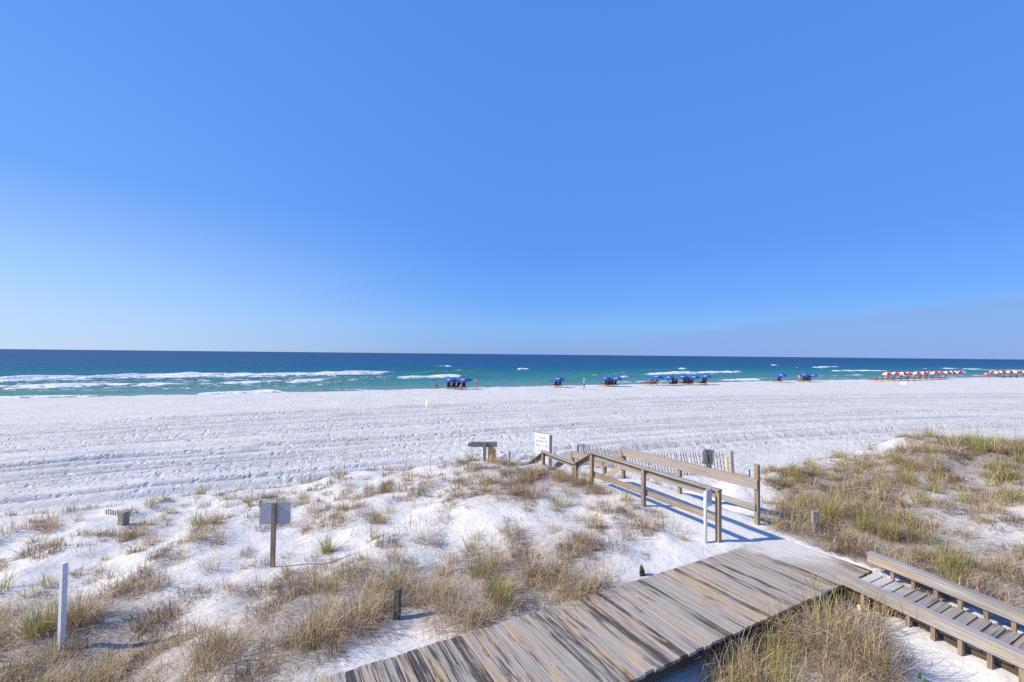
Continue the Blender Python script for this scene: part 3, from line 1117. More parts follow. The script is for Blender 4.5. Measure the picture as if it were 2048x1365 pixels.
def RZ(a, loc=(0, 0, 0)):
    return Matrix.Translation(loc) @ Matrix.Rotation(a, 4, 'Z')


# blank-backed sign on the left dune
g = ground_at(545, 1135)
k_ = g[1] / F
s1 = thing('dune_sign', 'blank grey back of a sign on a brown wooden post standing in the left dune', 'sign', g)
htop = (1135 - 1010) * k_
board('post', (g[0], g[1], g[2] - .3), (g[0], g[1], g[2] + htop), .09, .05, M_post, s1, up=(0, 1, 0))
panel('sign_panel', 60 * k_, 43 * k_, .006, M_alum, s1, RZ(R(3), (.01, .032, htop - 21 * k_)), .035)
# tall thin white marker post
g = ground_at(122, 1300)
k_ = g[1] / F
mp_ = board('marker_post', (g[0], g[1], g[2] - .3), (g[0], g[1], g[2] + (1300 - 1133) * k_), .075, .065, M_white, None, up=(.38, 1, 0))
tag(mp_, 'tall thin white marker post in the grass at the lower left', 'post')
# small dark post in front of the deck
g = ground_at(794, 1238)
k_ = g[1] / F
tag(board('wooden_stake', (g[0], g[1], g[2] - .3), (g[0], g[1], g[2] + 58 * k_), .085, .085, M_mossy, None, up=(.25, 1, 0)),
    'short mossy dark square post in bare sand beside the deck', 'post')
g = ground_at(246, 1050)
k_ = g[1] / F
tag(board('post_stump', (g[0], g[1], g[2] - .3), (g[0] + .02, g[1], g[2] + 26 * k_), .18, .17, M_oldp, None, up=(.2, 1, 0)),
    'short thick grey post stump in the left dune beside buried fence tips', 'post')
fl = thing('buried_fence', 'row of grey slat tips of a fence buried in the left dune', 'fence', ground_at(232, 1030))
for i in range(8):
    b = ground_at(214 + i * 4.6, 1029 + i * .6)
    board('slat', (b[0], b[1], b[2] - .2), (b[0] - .03, b[1], b[2] + .12 + .05 * random.random()), .035, .01, M_slat, fl, up=(0, 1, 0))
g = ground_at(521, 1014)
tag(board('wooden_stake', (g[0], g[1], g[2] - .3), (g[0], g[1], g[2] + .16), .07, .07, M_oldp, None, up=(0, 1, 0)),
    'stub of a small grey stake just behind the blank-backed sign', 'post')
g = ground_at(1632, 1066)
tag(board('post_stump', (g[0], g[1], g[2] - .3), (g[0] - .02, g[1], g[2] + .46), .13, .10, M_oldp, None, up=(0, 1, 0)),
    'pale grey broken post in the grass right of the ramp', 'post')
g = ground_at(1285, 1152)
V = [(-.06, -.05, -.1), (.06, -.04, -.1), (.07, .05, -.1), (-.05, .06, -.1), (-.05, -.04, .07), (.02, -.03, .11), (.05, .04, .06), (-.03, .05, .15), (-.01, .0, .18)]
tag(mesh_obj('burnt_log', V, [(0, 1, 5, 4), (1, 2, 6, 5), (2, 3, 7, 6), (3, 0, 4, 7), (4, 5, 8), (5, 6, 8), (6, 7, 8), (7, 4, 8), (3, 2, 1, 0)], M_dkwood, None, False, tuple(g)),
    'small charred wood stub against the far edge of the deck', 'log')

# timber T frame with an orange board
T = at_y(970, 930, 17.2)
k_ = 17.2 / F
tz = at_y(970, 885, 17.2)[2]
tf = thing('timber_sign_frame', 'grey timber frame with a cross beam and an orange plywood board at the dune edge', 'sign frame', (T[0], T[1], gz_at(T[0], T[1])))
board('post', (T[0] - .02, T[1], gz_at(T[0], T[1]) - .3), (T[0] - .02, T[1], tz - .01), .11, .09, M_oldp, tf, up=(0, 1, 0))
xl, xr = at_y(945, 890, 17.2)[0], at_y(994, 890, 17.2)[0]
board('cross_beam', (xl - .05, T[1] + .09, tz - .10), (xr, T[1] + .09, tz - .09), .09, .19, M_oldp, tf)
board('beam_end', (xl - .17, T[1] + .085, tz - .11), (xl - .055, T[1] + .085, tz - .105), .07, .14, M_rail, tf)
xc = at_y(983.5, 905, 17.2)[0]
board('plywood_board', (xc, T[1] + .1, gz_at(T[0], T[1]) - .1), (xc, T[1] + .1, tz - .20), .34, .02, M_ply, tf, up=(.5, .85, 0))
g = at_y(1019, 927, 16.8)
tag(board('wooden_stake', (g[0], g[1], gz_at(g[0], g[1]) - .3), (g[0], g[1], at_y(1019, 905, 16.8)[2]), .06, .06, M_post, None, up=(0, 1, 0)),
    'thin brown stake between the timber frame and the left handrail', 'post')

# white notice board by the stairs
YB = 16.6
pb = at_y(1101, 905, YB)
bs = thing('notice_sign', 'white notice board with rows of text on a dark post by the beach stairs', 'sign', (pb[0], pb[1], gz_at(pb[0], pb[1])))
zt = at_y(1101, 871, YB)[2]
lz = zt - gz_at(pb[0], pb[1])
board('post', (pb[0], pb[1], gz_at(pb[0], pb[1]) - .4), (pb[0], pb[1], zt), .10, .13, M_oldp, bs, up=(0, 1, 0))
ang = R(-38)
wd = .66
cx, cy = -math.cos(ang) * wd / 2 - .03, -math.sin(ang) * wd / 2 - .05
Mx = RZ(ang, (cx, cy, lz - .34))
pn = panel('sign_panel', wd, .76, .02, M_signw, bs, Mx, .008)
board('top_edge', Vector((pb[0], pb[1], zt + .05)) + Vector((cx, cy, 0)) + Vector((math.cos(ang), math.sin(ang), 0)) * (-wd / 2 + .1),
      Vector((pb[0], pb[1], zt + .05)) + Vector((cx, cy, 0)) + Vector((math.cos(ang), math.sin(ang), 0)) * (wd / 2), .03, .025, M_oldp, bs)
lettering(pn, [(.19, -.12, .12, .085), (.05, -.26, .27, .08), (-.11, -.26, .27, .08), (-.29, -.26, .27, .08)], wd, .7, M_letter, Mx)
p2 = panel('lower_sign_panel', wd * .85, .34, .02, M_signw, bs, RZ(ang, (cx, cy, lz - .93)), .008)
lettering(p2, [(.05, -.22, .22, .07), (-.08, -.2, .2, .06)], wd, .3, M_letter2, RZ(ang, (cx, cy, lz - .93)))

# back of a metal sign by the fence
YB = 20.3
pb = at_y(1417, 930, YB)
gzb = gz_at(pb[0], pb[1])
ms = thing('beach_sign', 'dull metal back of a sign on split posts behind the slat fence', 'sign', (pb[0], pb[1], gzb))
zt = at_y(1417, 901, YB)[2]
board('post', (pb[0] - .10, pb[1] - .04, gzb - .4), (pb[0] - .04, pb[1] - .04, zt - .03), .09, .06, M_dkwood, ms, up=(0, 1, 0))
board('post', (pb[0] - .02, pb[1] - .05, gzb - .4), (pb[0] + .11, pb[1] - .05, zt - .03), .09, .06, M_oldp, ms, up=(0, 1, 0))
panel('sign_panel', .54, .66, .008, M_alum, ms, RZ(R(8), (0, .03, zt - gzb - .30)) @ Matrix.Rotation(R(7), 4, 'Y'), .03)

# little notice on a white pipe by the ramp post
g = ground_at(1411, 1086)
k_ = g[1] / F
ns = thing('small_notice', 'small grey text notice on a slim white pipe beside the ramp post', 'sign', g)
hn = (1086 - 985) * k_
pl = lathe('pipe', [(.034, -.25), (.034, hn - .03), (.028, hn - .01)], 12, M_white, ns)
ang = R(38)
Mx = RZ(ang, (.085, .035, hn - .14))
pn = panel('sign_panel', .22, .36, .012, M_signw, ns, Mx, .006)
lettering(pn, [(.10, -.03, .06, .035), (.055, -.09, .09, .022), (.015, -.09, .09, .022), (-.025, -.09, .09, .022), (-.065, -.09, .09, .022), (-.105, -.09, .07, .022)], .2, .3, M_letter3, Mx, -.009)
# blue stake by the right handrail
g = ground_at(1499, 958)
tag(lathe('blue_stake', [(.025, -.2), (.02, .2), (.024, .21), (.024, .28), (.01, .29)], 10, M_blueplastic, None, tuple(g)),
    'small blue topped stake just left of the tall right handrail post', 'stake')

# white marker sign out on the beach
g = ground_at(853, 818)
k_ = g[1] / F
wm = thing('beach_marker', 'narrow white upright marker board alone on the open sand', 'marker', g)
board('panel', (0 + g[0], g[1], g[2] + .22), (g[0] + .03, g[1], g[2] + 18 * k_), .24, .03, M_white, wm, up=(.8, 1, 0))
board('foot', (g[0] - .05, g[1], g[2] - .2), (g[0] - .05, g[1], g[2] + .25), .09, .03, M_white, wm, up=(.3, 1, 0))
board('foot', (g[0] + .07, g[1], g[2] - .2), (g[0] + .07, g[1], g[2] + .24), .07, .03, M_white, wm, up=(.3, 1, 0))
# white panel on a dark stand
g = ground_at(1806, 775)
k_ = g[1] / F * 1.25
st_ = thing('beach_board', 'white board on a two legged grey stand on the sand before the red umbrellas', 'board', g)
w_, h_ = 9.0 * k_, 9.3 * k_
rt = Vector((math.cos(R(-38)), math.sin(R(-38)), 0))
for sx in (-1, 1):
    b = Vector(g) + rt * (sx * w_ / 2)
    board('leg', (b.x, b.y, b.z - .15), (b.x, b.y, b.z + h_), .07, .07, M_alum, st_, up=(0, 1, 0))
for zz in (.22, .44, 1.0):
    board('cross_bar', Vector(g) - rt * w_ / 2 + Vector((0, 0, h_ * zz - .03)), Vector(g) + rt * w_ / 2 + Vector((0, 0, h_ * zz - .03)), .06, .06, M_alum, st_)
panel('panel', w_ - .07, h_ * .5, .03, M_white, st_, RZ(R(-38), (0, 0, h_ * .72)), .01)


# ------------------------------------------------------------------ umbrellas
def canopy_mesh(name, mats, rad=1.12, rise=.52, n=8):
    V, Fc, mi = [(0, 0, rise)], [], []
    rings = [(.30, .94), (.60, .74), (.85, .42), (1.0, .12)]
    sub = 4
    for fr, zr_ in rings:
        for k in range(n * sub):
            a = 2 * math.pi * k / (n * sub)
            ph = (k % sub) / sub
            sag = 1 - .045 * math.sin(math.pi * ph)
            V.append((rad * fr * sag * math.cos(a), rad * fr * sag * math.sin(a), rise * zr_ - .03 * fr * math.sin(math.pi * ph)))
    m = n * sub
    for k in range(m):                                   # valance
        x, y, z = V[1 + 3 * m + k]
        V.append((x * 1.01, y * 1.01, z - .13 - .03 * math.sin(math.pi * (k % sub) / sub)))
    for k in range(m):
        Fc.append((0, 1 + k, 1 + (k + 1) % m))
        mi.append((k // sub) % len(mats))
    for r_ in range(4):
        for k in range(m):
            a = 1 + r_ * m
            Fc.append((a + k, a + m + k, a + m + (k + 1) % m, a + (k + 1) % m))
            mi.append((k // sub) % len(mats))
    me = bpy.data.meshes.new(name)
    me.from_pydata(V, [], Fc)
    for mm in mats:
        me.materials.append(mm)
    me.polygons.foreach_set('material_index', mi)
    me.update()
    return me


CAN_BLUE = canopy_mesh('canopy', [M_blue])
CAN_RED = canopy_mesh('canopy', [M_red, M_cream])


def stick_mesh(name, segs, mat, n=6):
    """round sticks between points: (p0, p1, r)"""
    V, Fc = [], []
    for a, b, r in segs:
        a, b = Vector(a), Vector(b)
        d = (b - a).normalized()
        x = d.orthogonal().normalized()
        y = d.cross(x)
        o = len(V)
        for p in (a, b):
            for k in range(n):
                t = 2 * math.pi * k / n
                V.append(tuple(p + x * r * math.cos(t) + y * r * math.sin(t)))
        Fc += [(o + k, o + (k + 1) % n, o + n + (k + 1) % n, o + n + k) for k in range(n)]
        Fc += [tuple(range(o + n - 1, o - 1, -1)), tuple(range(o + n, o + 2 * n))]
    me = bpy.data.meshes.new(name)
    me.from_pydata(V, [], Fc)
    me.materials.append(mat)
    me.update()
    return me


POLE = stick_mesh('pole', [((0, 0, -.3), (0, 0, 1.93), .024)], M_polew)
RIBS = stick_mesh('rib', [((0, 0, .50), (1.05, 0, .06), .009)], M_polew, 4)
FINIAL = stick_mesh('finial', [((0, 0, 0), (0, 0, .09), .028)], M_polew)
LOGO = bpy.data.meshes.new('logo')
LOGO.from_pydata([(-.34, 0, 0), (.34, 0, 0), (.34, 0, .07), (-.34, 0, .07), (-.2, 0, .10), (.12, 0, .10), (.12, 0, .15), (-.2, 0, .15)], [], [(0, 1, 2, 3), (4, 5, 6, 7)])
LOGO.materials.append(M_cream)


def umbrella(p, can, label, group, scale=1.0, tilt=(0, 0), rot=0, logo=False):
    t = thing('beach_umbrella', label, 'umbrella', p, group)
    t.scale = (scale,) * 3
    t.rotation_euler = (tilt[0], tilt[1], rot)
    o = bpy.data.objects.new('pole', POLE)
    link(o, t)
    c = bpy.data.objects.new('canopy', can)
    c.location = (0, 0, 1.40)
    link(c, t)
    for k in range(8):
        r_ = bpy.data.objects.new('rib', RIBS)
        r_.location = (0, 0, 1.37)
        r_.rotation_euler = (0, 0, k * math.pi / 4)
        link(r_, t)
    f = bpy.data.objects.new('finial', FINIAL)
    f.location = (0, 0, 1.90)
    link(f, t)
    if logo:
        l = bpy.data.objects.new('logo', LOGO)
        l.matrix_basis = Matrix.Rotation(-rot - .35, 4, 'Z') @ Matrix.Translation((0, -.86, .245)) @ Matrix.Rotation(R(-52), 4, 'X')
        link(l, c)
    return t


# ------------------------------------------------------------------ loungers (built once, copied)
def box_mesh(name, boxes, mat, bev=.0):
    V, Fc = [], []
    for (x0, y0, z0), (x1, y1, z1) in boxes:
        o = len(V)
        V += [(x0, y0, z0), (x1, y0, z0), (x1, y1, z0), (x0, y1, z0), (x0, y0, z1), (x1, y0, z1), (x1, y1, z1), (x0, y1, z1)]
        Fc += [(o + 3, o + 2, o + 1, o), (o + 4, o + 5, o + 6, o + 7), (o, o + 1, o + 5, o + 4), (o + 1, o + 2, o + 6, o + 5), (o + 2, o + 3, o + 7, o + 6), (o + 3, o, o + 4, o + 7)]
    me = bpy.data.meshes.new(name)
    me.from_pydata(V, [], Fc)
    me.materials.append(mat)
    me.update()
    return me


def pad_mesh(name, L, w, h, mat):
    """cushion with rounded sides, length along X"""
    V, Fc = [], []
    xs = [0, .03, L * .33, L * .36, L * .39, L * .66, L * .69, L * .72, L - .03, L]
    hs = [.55, 1, 1, .8, 1, 1, .8, 1, 1, .55]
    for x, s in zip(xs, hs):
        for k in range(10):
            a = 2 * math.pi * k / 10
            cx, cz = math.cos(a), math.sin(a)
            V.append((x, w / 2 * math.copysign(abs(cx) ** .5, cx) * (.85 + .15 * s), h / 2 * math.copysign(abs(cz) ** .6, cz) * s))
    for i in range(len(xs) - 1):
        for k in range(10):
            Fc.append((i * 10 + k, i * 10 + (k + 1) % 10, (i + 1) * 10 + (k + 1) % 10, (i + 1) * 10 + k))
    Fc += [tuple(range(9, -1, -1)), tuple(range((len(xs) - 1) * 10, len(xs) * 10))]
    me = bpy.data.meshes.new(name)
    me.from_pydata(V, [], Fc)
    me.polygons.foreach_set('use_smooth', [True] * len(me.polygons))
    me.materials.append(mat)
    me.update()
    return me


# a lounger faces +X, its back rises at x = 0
LM = dict(rail=box_mesh('side_rail', [((-.35, -.025, .27), (1.35, .025, .35))], M_chairw),
          leg=box_mesh('leg', [((-.03, -.025, -.1), (.03, .025, .28))], M_chairw),
          slat=box_mesh('seat_slat', [((-.04, -.29, 0), (.04, .29, .02))], M_chairw),
          bframe=box_mesh('back_frame', [((0, -.29, -.02), (.86, -.24, .02)), ((0, .24, -.02), (.86, .29, .02)), ((.78, -.24, -.015), (.84, .24, .015))], M_chairw))
PADS = {}
for nm, m in (('navy', M_navy), ('maroon', M_maroon)):
    PADS[nm] = (pad_mesh('seat_cushion', 1.25, .56, .10, m), pad_mesh('back_cushion', .84, .56, .11, m), pad_mesh('headrest', .24, .46, .15, m))


def child(name, me, parent, loc=(0, 0, 0), rot=(0, 0, 0)):
    o = bpy.data.objects.new(name, me)
    o.location, o.rotation_euler = loc, rot
    return link(o, parent)


def lounger(p, ang, kind, label, group, recl=62):
    t = thing('beach_lounger', label, 'lounger', p, group)
    t.rotation_euler = (0, 0, ang)
    seat, back, head = PADS[kind]
    for sy in (-1, 1):
        child('side_rail', LM['rail'], t, (0, sy * .30, 0))
        for x in (-.28, 1.25):
            child('leg', LM['leg'], t, (x, sy * .25, 0))
    for i in range(5):
        child('seat_slat', LM['slat'], t, (.12 + i * .28, 0, .332))
    a = R(recl)
    child('back_frame', LM['bframe'], t, (.0, 0, .36), (0, -(math.pi - a), 0))
    child('seat_cushion', seat, t, (.06, 0, .405))
    b = child('back_cushion', back, t, (.02, 0, .40), (0, -(math.pi - a), 0))
    b.location = (.08, 0, .44)
    hx = child('headrest', head, t, (.08 - math.cos(a) * .70 + .05, 0, .44 + math.sin(a) * .70), (0, -(math.pi - a), 0))
    return t


SHN = Vector((-.40, .92, 0)).normalized()                 # towards the sea
SEA_ANG = math.atan2(SHN.y, SHN.x)
GB, GR_, GC, GM = 'blue beach umbrellas', 'red and white beach umbrellas', 'navy cushioned loungers', 'brown-red cushioned loungers'
blue = [  # px centre, px base y, px width, label
    (903, 779, 25.5, 'blue beach umbrella farthest left, over the empty pair of navy loungers'),
    (932, 779, 24.5, 'blue beach umbrella second from the left, beside the person in pink shorts'),
    (1118, 775.5, 24, 'blue beach umbrella standing alone left of the person in turquoise'),
    (1212, 773.5, 23, 'blue umbrella, left one of the touching pair right of the person in turquoise'),
    (1235, 773.5, 23, 'blue umbrella, right one of the touching pair right of the person in turquoise'),
    (1314, 771, 24, 'blue umbrella over the people lying down, leftmost of the row of five'),
    (1339, 771.5, 23.5, 'blue umbrella second from the left in the row of five, a person behind it'),
    (1367, 770.5, 22.5, 'blue umbrella in the middle of the row of five'),
    (1389, 770.5, 23, 'blue umbrella fourth from the left in the row of five'),
    (1412, 770, 24, 'blue umbrella at the right end of the row of five'),
    (1562, 765.5, 22, 'blue umbrella alone between the row of five and the last blue pair'),
    (1609, 764.3, 20, 'blue umbrella beside the person in white, left of the last blue pair'),
    (1626, 764.3, 18, 'blue umbrella farthest right, at the end of the last blue pair')]
for i, (px, py, wpx, lab) in enumerate(blue):
    g = ground_at(px, py)
    k_ = g[1] / F
    s_ = max(.92, min(1.2, wpx * k_ / 2.24))
    umbrella(g, CAN_BLUE, lab, GB, s_, (R(random.uniform(-4, 4)), R(random.uniform(-9, -2))), 0, True)
chairs = [(897, 779, 'far left blue umbrella, left seat'), (907, 779, 'far left blue umbrella, right seat'),
          (917, 779.3, 'second blue umbrella, left of the sitting person'), (927, 779.3, 'second blue umbrella, right of the sitting person'),
          (1111.5, 775.5, 'lone blue umbrella near the person in turquoise, left seat'), (1119, 775.5, 'lone blue umbrella near the person in turquoise, right seat'),
          (1211.5, 773.5, 'touching blue pair, first of four'), (1217.8, 773.5, 'touching blue pair, second of four'),
          (1223.7, 773.5, 'touching blue pair, third of four'), (1230, 773.5, 'touching blue pair, fourth of four'),
          (1366.7, 770.7, 'middle of the row of five, left seat'), (1372, 770.7, 'middle of the row of five, right seat'),
          (1377.6, 770.7, 'fourth umbrella of the row of five, left seat'), (1383, 770.7, 'fourth umbrella of the row of five, right seat'),
          (1405.4, 770, 'right end of the row of five, left seat'), (1410.5, 770, 'right end of the row of five, right seat'),
          (1555.3, 765.5, 'lone blue umbrella before the last pair, left seat'), (1560, 765.5, 'lone blue umbrella before the last pair, right seat'),
          (1605.4, 764.4, 'last blue pair, first of four'), (1609.8, 764.4, 'last blue pair, second of four'),
          (1614.4, 764.4, 'last blue pair, third of four'), (1618.8, 764.4, 'last blue pair, fourth of four')]
for px, py, where in chairs:
    lounger(ground_at(px, py), SEA_ANG + random.uniform(-.08, .08), 'navy', 'navy cushioned wooden lounger under the ' + where, GC, random.uniform(64, 72))
for px, py, ang, lab in ((1345.5, 772, -.5, 'navy lounger standing out right of the second umbrella in the row of five, left one'),
                         (1351.5, 772, -.4, 'navy lounger standing out right of the second umbrella in the row of five, right one')):
    lounger(ground_at(px, py), SEA_ANG + ang, 'navy', lab, GC, 66)
for px, lab in ((1311, 'navy lounger holding the person lying under the leftmost umbrella of the row of five'), (1300, 'navy lounger holding the person lying in the sun left of the row of five')):
    lounger(ground_at(px, 771.3), SEA_ANG + .55, 'navy', lab, GC, 40)
ordn = ['first', 'second', 'third', 'fourth', 'fifth', 'sixth', 'seventh', 'eighth', 'ninth', 'tenth', 'eleventh', 'twelfth', 'thirteenth', 'fourteenth']
ru = [(1776, 762.5), (1791, 762), (1805, 761.6), (1817, 761.3), (1834, 760.7), (1845, 760.2), (1858, 759.6), (1872, 759), (1881, 758.6), (1894, 758.2), (1902, 757.8), (1910, 757.4), (1921, 757)]
for i, (px, py) in enumerate(ru):
    umbrella(ground_at(px, py), CAN_RED, f'red and white striped umbrella, {ordn[i]} from the left in the long row', GR_, 1.12, (R(random.uniform(-3, 3)), R(random.uniform(-7, 0))), random.uniform(0, 6))
for i, zx in enumerate((120, 235, 350, 480, 620, 760, 900, 1015, 1140, 1265, 1390, 1535)):
    px = 1740 + zx * .0977
    py = np.interp(px, [1750, 1890], [763.3, 758.9])
    lounger(ground_at(px, py), SEA_ANG + .2, 'maroon', f'brown-red cushioned lounger, {ordn[i]} from the left along the long red and white row', GM, 62)
for i, px in enumerate((1988, 2002, 2015, 2030, 2043, 2056)):
    umbrella(ground_at(px, 756.2 - i * .12), CAN_RED, f'red and white striped umbrella, {ordn[i]} from the left in the short far right row', GR_, 1.12, (R(random.uniform(-3, 3)), R(random.uniform(-7, 0))), random.uniform(0, 6))
for i, px in enumerate((1960, 1976, 1993, 2007, 2020, 2032, 2045)):
    lounger(ground_at(px, 756.6 - i * .1), SEA_ANG + .2, 'maroon', f'brown-red cushioned lounger, {ordn[i]} from the left in the short far right row', GM, 62)


# ------------------------------------------------------------------ people
def skin_obj(name, verts, edges, radii, mat, parent, root=0, sub=2):
    me = bpy.data.meshes.new(name)
    me.from_pydata(verts, edges, [])
    o = bpy.data.objects.new(name, me)
    me.materials.append(mat)
    link(o, parent)
    md = o.modifiers.new('skin', 'SKIN')
    md.use_smooth_shade = True
    if not me.skin_vertices:
        me.skin_vertices.new()
    for i, r_ in enumerate(radii):
        sv = me.skin_vertices[0].data[i]
        sv.radius = r_ if isinstance(r_, tuple) else (r_, r_)
        sv.use_root = (i == root)
    s = o.modifiers.new('subdivision', 'SUBSURF')
    s.levels = s.render_levels = sub
    return o


def person(p, face, label, pose, skin=0, top=None, shorts=None, hat=None, hair=True, scale=1.0):
    """pose: dict of joints in a local frame (X forward, Y left, Z up)"""
    t = thing('person', label, 'person', p)
    t.rotation_euler = (0, 0, face)
    t.scale = (scale,) * 3
    J = dict(pel=(0, 0, .92), waist=(0, 0, 1.06), chest=(0, 0, 1.30), neck=(0, 0, 1.47), head0=(.01, 0, 1.56), head1=(.02, 0, 1.68),
             shL=(0, .17, 1.40), elL=(-.05, .24, 1.14), haL=(.05, .25, .92), shR=(0, -.17, 1.40), elR=(-.05, -.24, 1.14), haR=(.05, -.25, .92),
             hiL=(0, .09, .88), knL=(.05, .10, .48), anL=(0, .10, .08), hiR=(0, -.09, .88), knR=(.05, -.10, .48), anR=(0, -.10, .08))
    J.update(pose)
    for s in 'LR':
        a = Vector(J['an' + s])
        J.setdefault('to' + s, tuple(a + Vector((.17, 0, -.045))))
        h, e = Vector(J['ha' + s]), Vector(J['el' + s])
        d = (h - e).normalized()
        sd = Vector((0, 1 if s == 'L' else -1, 0))
        up = d.cross(sd).normalized()
        for k, (off, ln) in enumerate(((-.03, .085), (-.01, .10), (.01, .095), (.03, .075))):
            b = h + d * .07 + up * off
            J[f'f{s}{k}'] = tuple(b + d * ln * .9 - sd * .015)
        J['th' + s] = tuple(h + d * .06 + up * -.07 - sd * .02)
    rad = dict(pel=.125, waist=.105, chest=(.13, .115), neck=.055, head0=.075, head1=.092, shL=.062, shR=.062, elL=.043, elR=.043, haL=.032, haR=.032,
               hiL=.085, hiR=.085, knL=.058, knR=.058, anL=.042, anR=.042, toL=.035, toR=.035)
    names = list(J)
    ix = {n_: i for i, n_ in enumerate(names)}
    E = [('pel', 'waist'), ('waist', 'chest'), ('chest', 'neck'), ('neck', 'head0'), ('head0', 'head1')]
    for s in 'LR':
        E += [('chest', 'sh' + s), ('sh' + s, 'el' + s), ('el' + s, 'ha' + s), ('pel', 'hi' + s), ('hi' + s, 'kn' + s), ('kn' + s, 'an' + s), ('an' + s, 'to' + s), ('ha' + s, 'th' + s)]
        E += [('ha' + s, f'f{s}{k}') for k in range(4)]
    skin_obj('body', [J[n_] for n_ in names], [(ix[a], ix[b]) for a, b in E], [rad.get(n_, .010) for n_ in names], M_skin[skin], t, ix['pel'])
    h0, h1 = Vector(J['head0']), Vector(J['head1'])
    if hair or hat:
        mt = hat or M_hair
        c = h1 + Vector((-.015, 0, .015))
        prof = [(.005, .105), (.06, .095), (.095, .055), (.105, .0), (.10, -.05)]
        if hat:
            prof = [(.005, .115), (.07, .105), (.10, .06), (.11, .02), (.17, .0), (.165, -.012)]
        lathe('hat' if hat else 'hair', prof[::-1], 12, mt, t, tuple(c))
    # nose, just enough to give the head a front
    V = [(.075, -.015, -.02), (.075, .015, -.02), (.11, 0, -.03), (.085, 0, .03)]
    n_ = mesh_obj('nose', V, [(0, 1, 2), (1, 3, 2), (3, 0, 2), (0, 3, 1)], M_skin[skin], t, False, tuple(h1))
    if top:
        ks = ['waist', 'chest', 'shL', 'shR', 'elL', 'elR', 'pel']
        P = {k: Vector(J[k]) for k in ks}
        vs = [P['pel'] + Vector((0, 0, .02)), P['waist'], P['chest'], P['shL'], P['shR'], P['shL'].lerp(P['elL'], .75), P['shR'].lerp(P['elR'], .75), P['chest'].lerp(Vector(J['neck']), .45)]
        skin_obj('shirt', vs, [(0, 1), (1, 2), (2, 3), (2, 4), (3, 5), (4, 6), (2, 7)], [.152, .135, (.155, .14), .085, .085, .066, .066, .10], top, t, 0)
    if shorts:
        vs = [Vector(J['waist']).lerp(Vector(J['pel']), .6), Vector(J['pel']), Vector(J['hiL']), Vector(J['hiR']),
              Vector(J['hiL']).lerp(Vector(J['knL']), .75), Vector(J['hiR']).lerp(Vector(J['knR']), .75)]
        skin_obj('shorts', vs, [(0, 1), (1, 2), (1, 3), (2, 4), (3, 5)], [.13, .15, .105, .105, .092, .092], shorts, t, 1)
    return t


WALK = dict(hiL=(0, .09, .88), knL=(.20, .10, .50), anL=(.24, .10, .08), hiR=(0, -.09, .88), knR=(-.06, -.10, .48), anR=(-.36, -.10, .14),
            elL=(-.20, .24, 1.17), haL=(-.12, .25, .94), elR=(.10, -.24, 1.15), haR=(.28, -.22, 1.0))
LEAN = dict(WALK, waist=(.08, 0, 1.05), chest=(.20, 0, 1.26), neck=(.30, 0, 1.40), head0=(.36, 0, 1.47), head1=(.42, 0, 1.57), shL=(.22, .17, 1.34), shR=(.22, -.17, 1.34),
            elL=(.10, .25, 1.10), haL=(.22, .24, .90), elR=(.28, -.25, 1.08), haR=(.42, -.22, .90))
SIT = dict(pel=(0, 0, .20), waist=(-.02, 0, .34), chest=(.0, 0, .58), neck=(.03, 0, .75), head0=(.05, 0, .83), head1=(.06, 0, .95), shL=(.0, .17, .68), shR=(.0, -.17, .68),
           elL=(.12, .24, .46), haL=(.30, .18, .42), elR=(.12, -.24, .46), haR=(.30, -.18, .42), hiL=(.03, .09, .18), hiR=(.03, -.09, .18),
           knL=(.38, .12, .46), knR=(.38, -.12, .46), anL=(.52, .12, .07), anR=(.52, -.12, .07))
LIE = dict(pel=(.25, 0, .58), waist=(.12, 0, .62), chest=(-.08, 0, .78), neck=(-.22, 0, .92), head0=(-.27, 0, .98), head1=(-.33, 0, 1.08), shL=(-.14, .17, .86), shR=(-.14, -.17, .86),
           elL=(.06, .26, .66), haL=(.26, .24, .60), elR=(.06, -.26, .66), haR=(.26, -.24, .60), hiL=(.30, .09, .56), hiR=(.30, -.09, .56),
           knL=(.66, .10, .74), knR=(.70, -.10, .60), anL=(.98, .10, .52), anR=(1.10, -.10, .52), toL=(1.03, .10, .66), toR=(1.15, -.10, .66))
g = at_z(873, 780.5, WATER_Z - .06)
person(g, R(168), 'shirtless person in dark shorts wading bent forward left of the blue umbrellas', LEAN, 0, None, M_cl['charcoal'])
g = ground_at(952, 777.3)
person(g, R(75), 'shirtless person in bright pink shorts standing right of the blue umbrellas', {}, 1, None, M_cl['pink'])
g = ground_at(922, 780)
person(g, SEA_ANG, 'person sitting with bare back to us between the navy loungers on the left', dict(SIT), 1, None, M_cl['tan'])
g = ground_at(1168.5, 779.5)
person(g, R(205), 'person in turquoise shirt and white sun hat walking along the shore', WALK, 0, M_cl['turquoise'], M_cl['charcoal'], M_cl['white'], scale=1.02)
g = at_z(1337.5, 767.2, WATER_Z - .05)
person(g, R(90), 'person in orange top standing behind the second umbrella of the row of five', {}, 0, M_cl['orange'], M_cl['dark'], scale=1.0)
g = ground_at(1311, 771.3)
person(g, SEA_ANG + .55, 'person in red lying on a lounger under the leftmost umbrella of the row of five', LIE, 0, M_cl['red'], M_cl['red'])
g = ground_at(1300, 771.3)
person(g, SEA_ANG + .55, 'person in dark swimwear lying in the sun left of the row of five', LIE, 0, None, M_cl['dark'])
g = ground_at(1599, 764.4)
person(g, R(100), 'person in white shirt standing at the left edge of the last blue pair', {}, 0, M_cl['white'], M_cl['tan'])
g = ground_at(1971.5, 756.2)
person(g, R(60), 'person in white shirt standing before the short far right row', {}, 1, M_cl['white'], M_cl['salmon'])
g = ground_at(1978, 756.2)
person(g, R(240), 'person in salmon top and navy shorts standing before the short far right row', {}, 0, M_cl['salmon'], M_cl['navy'])

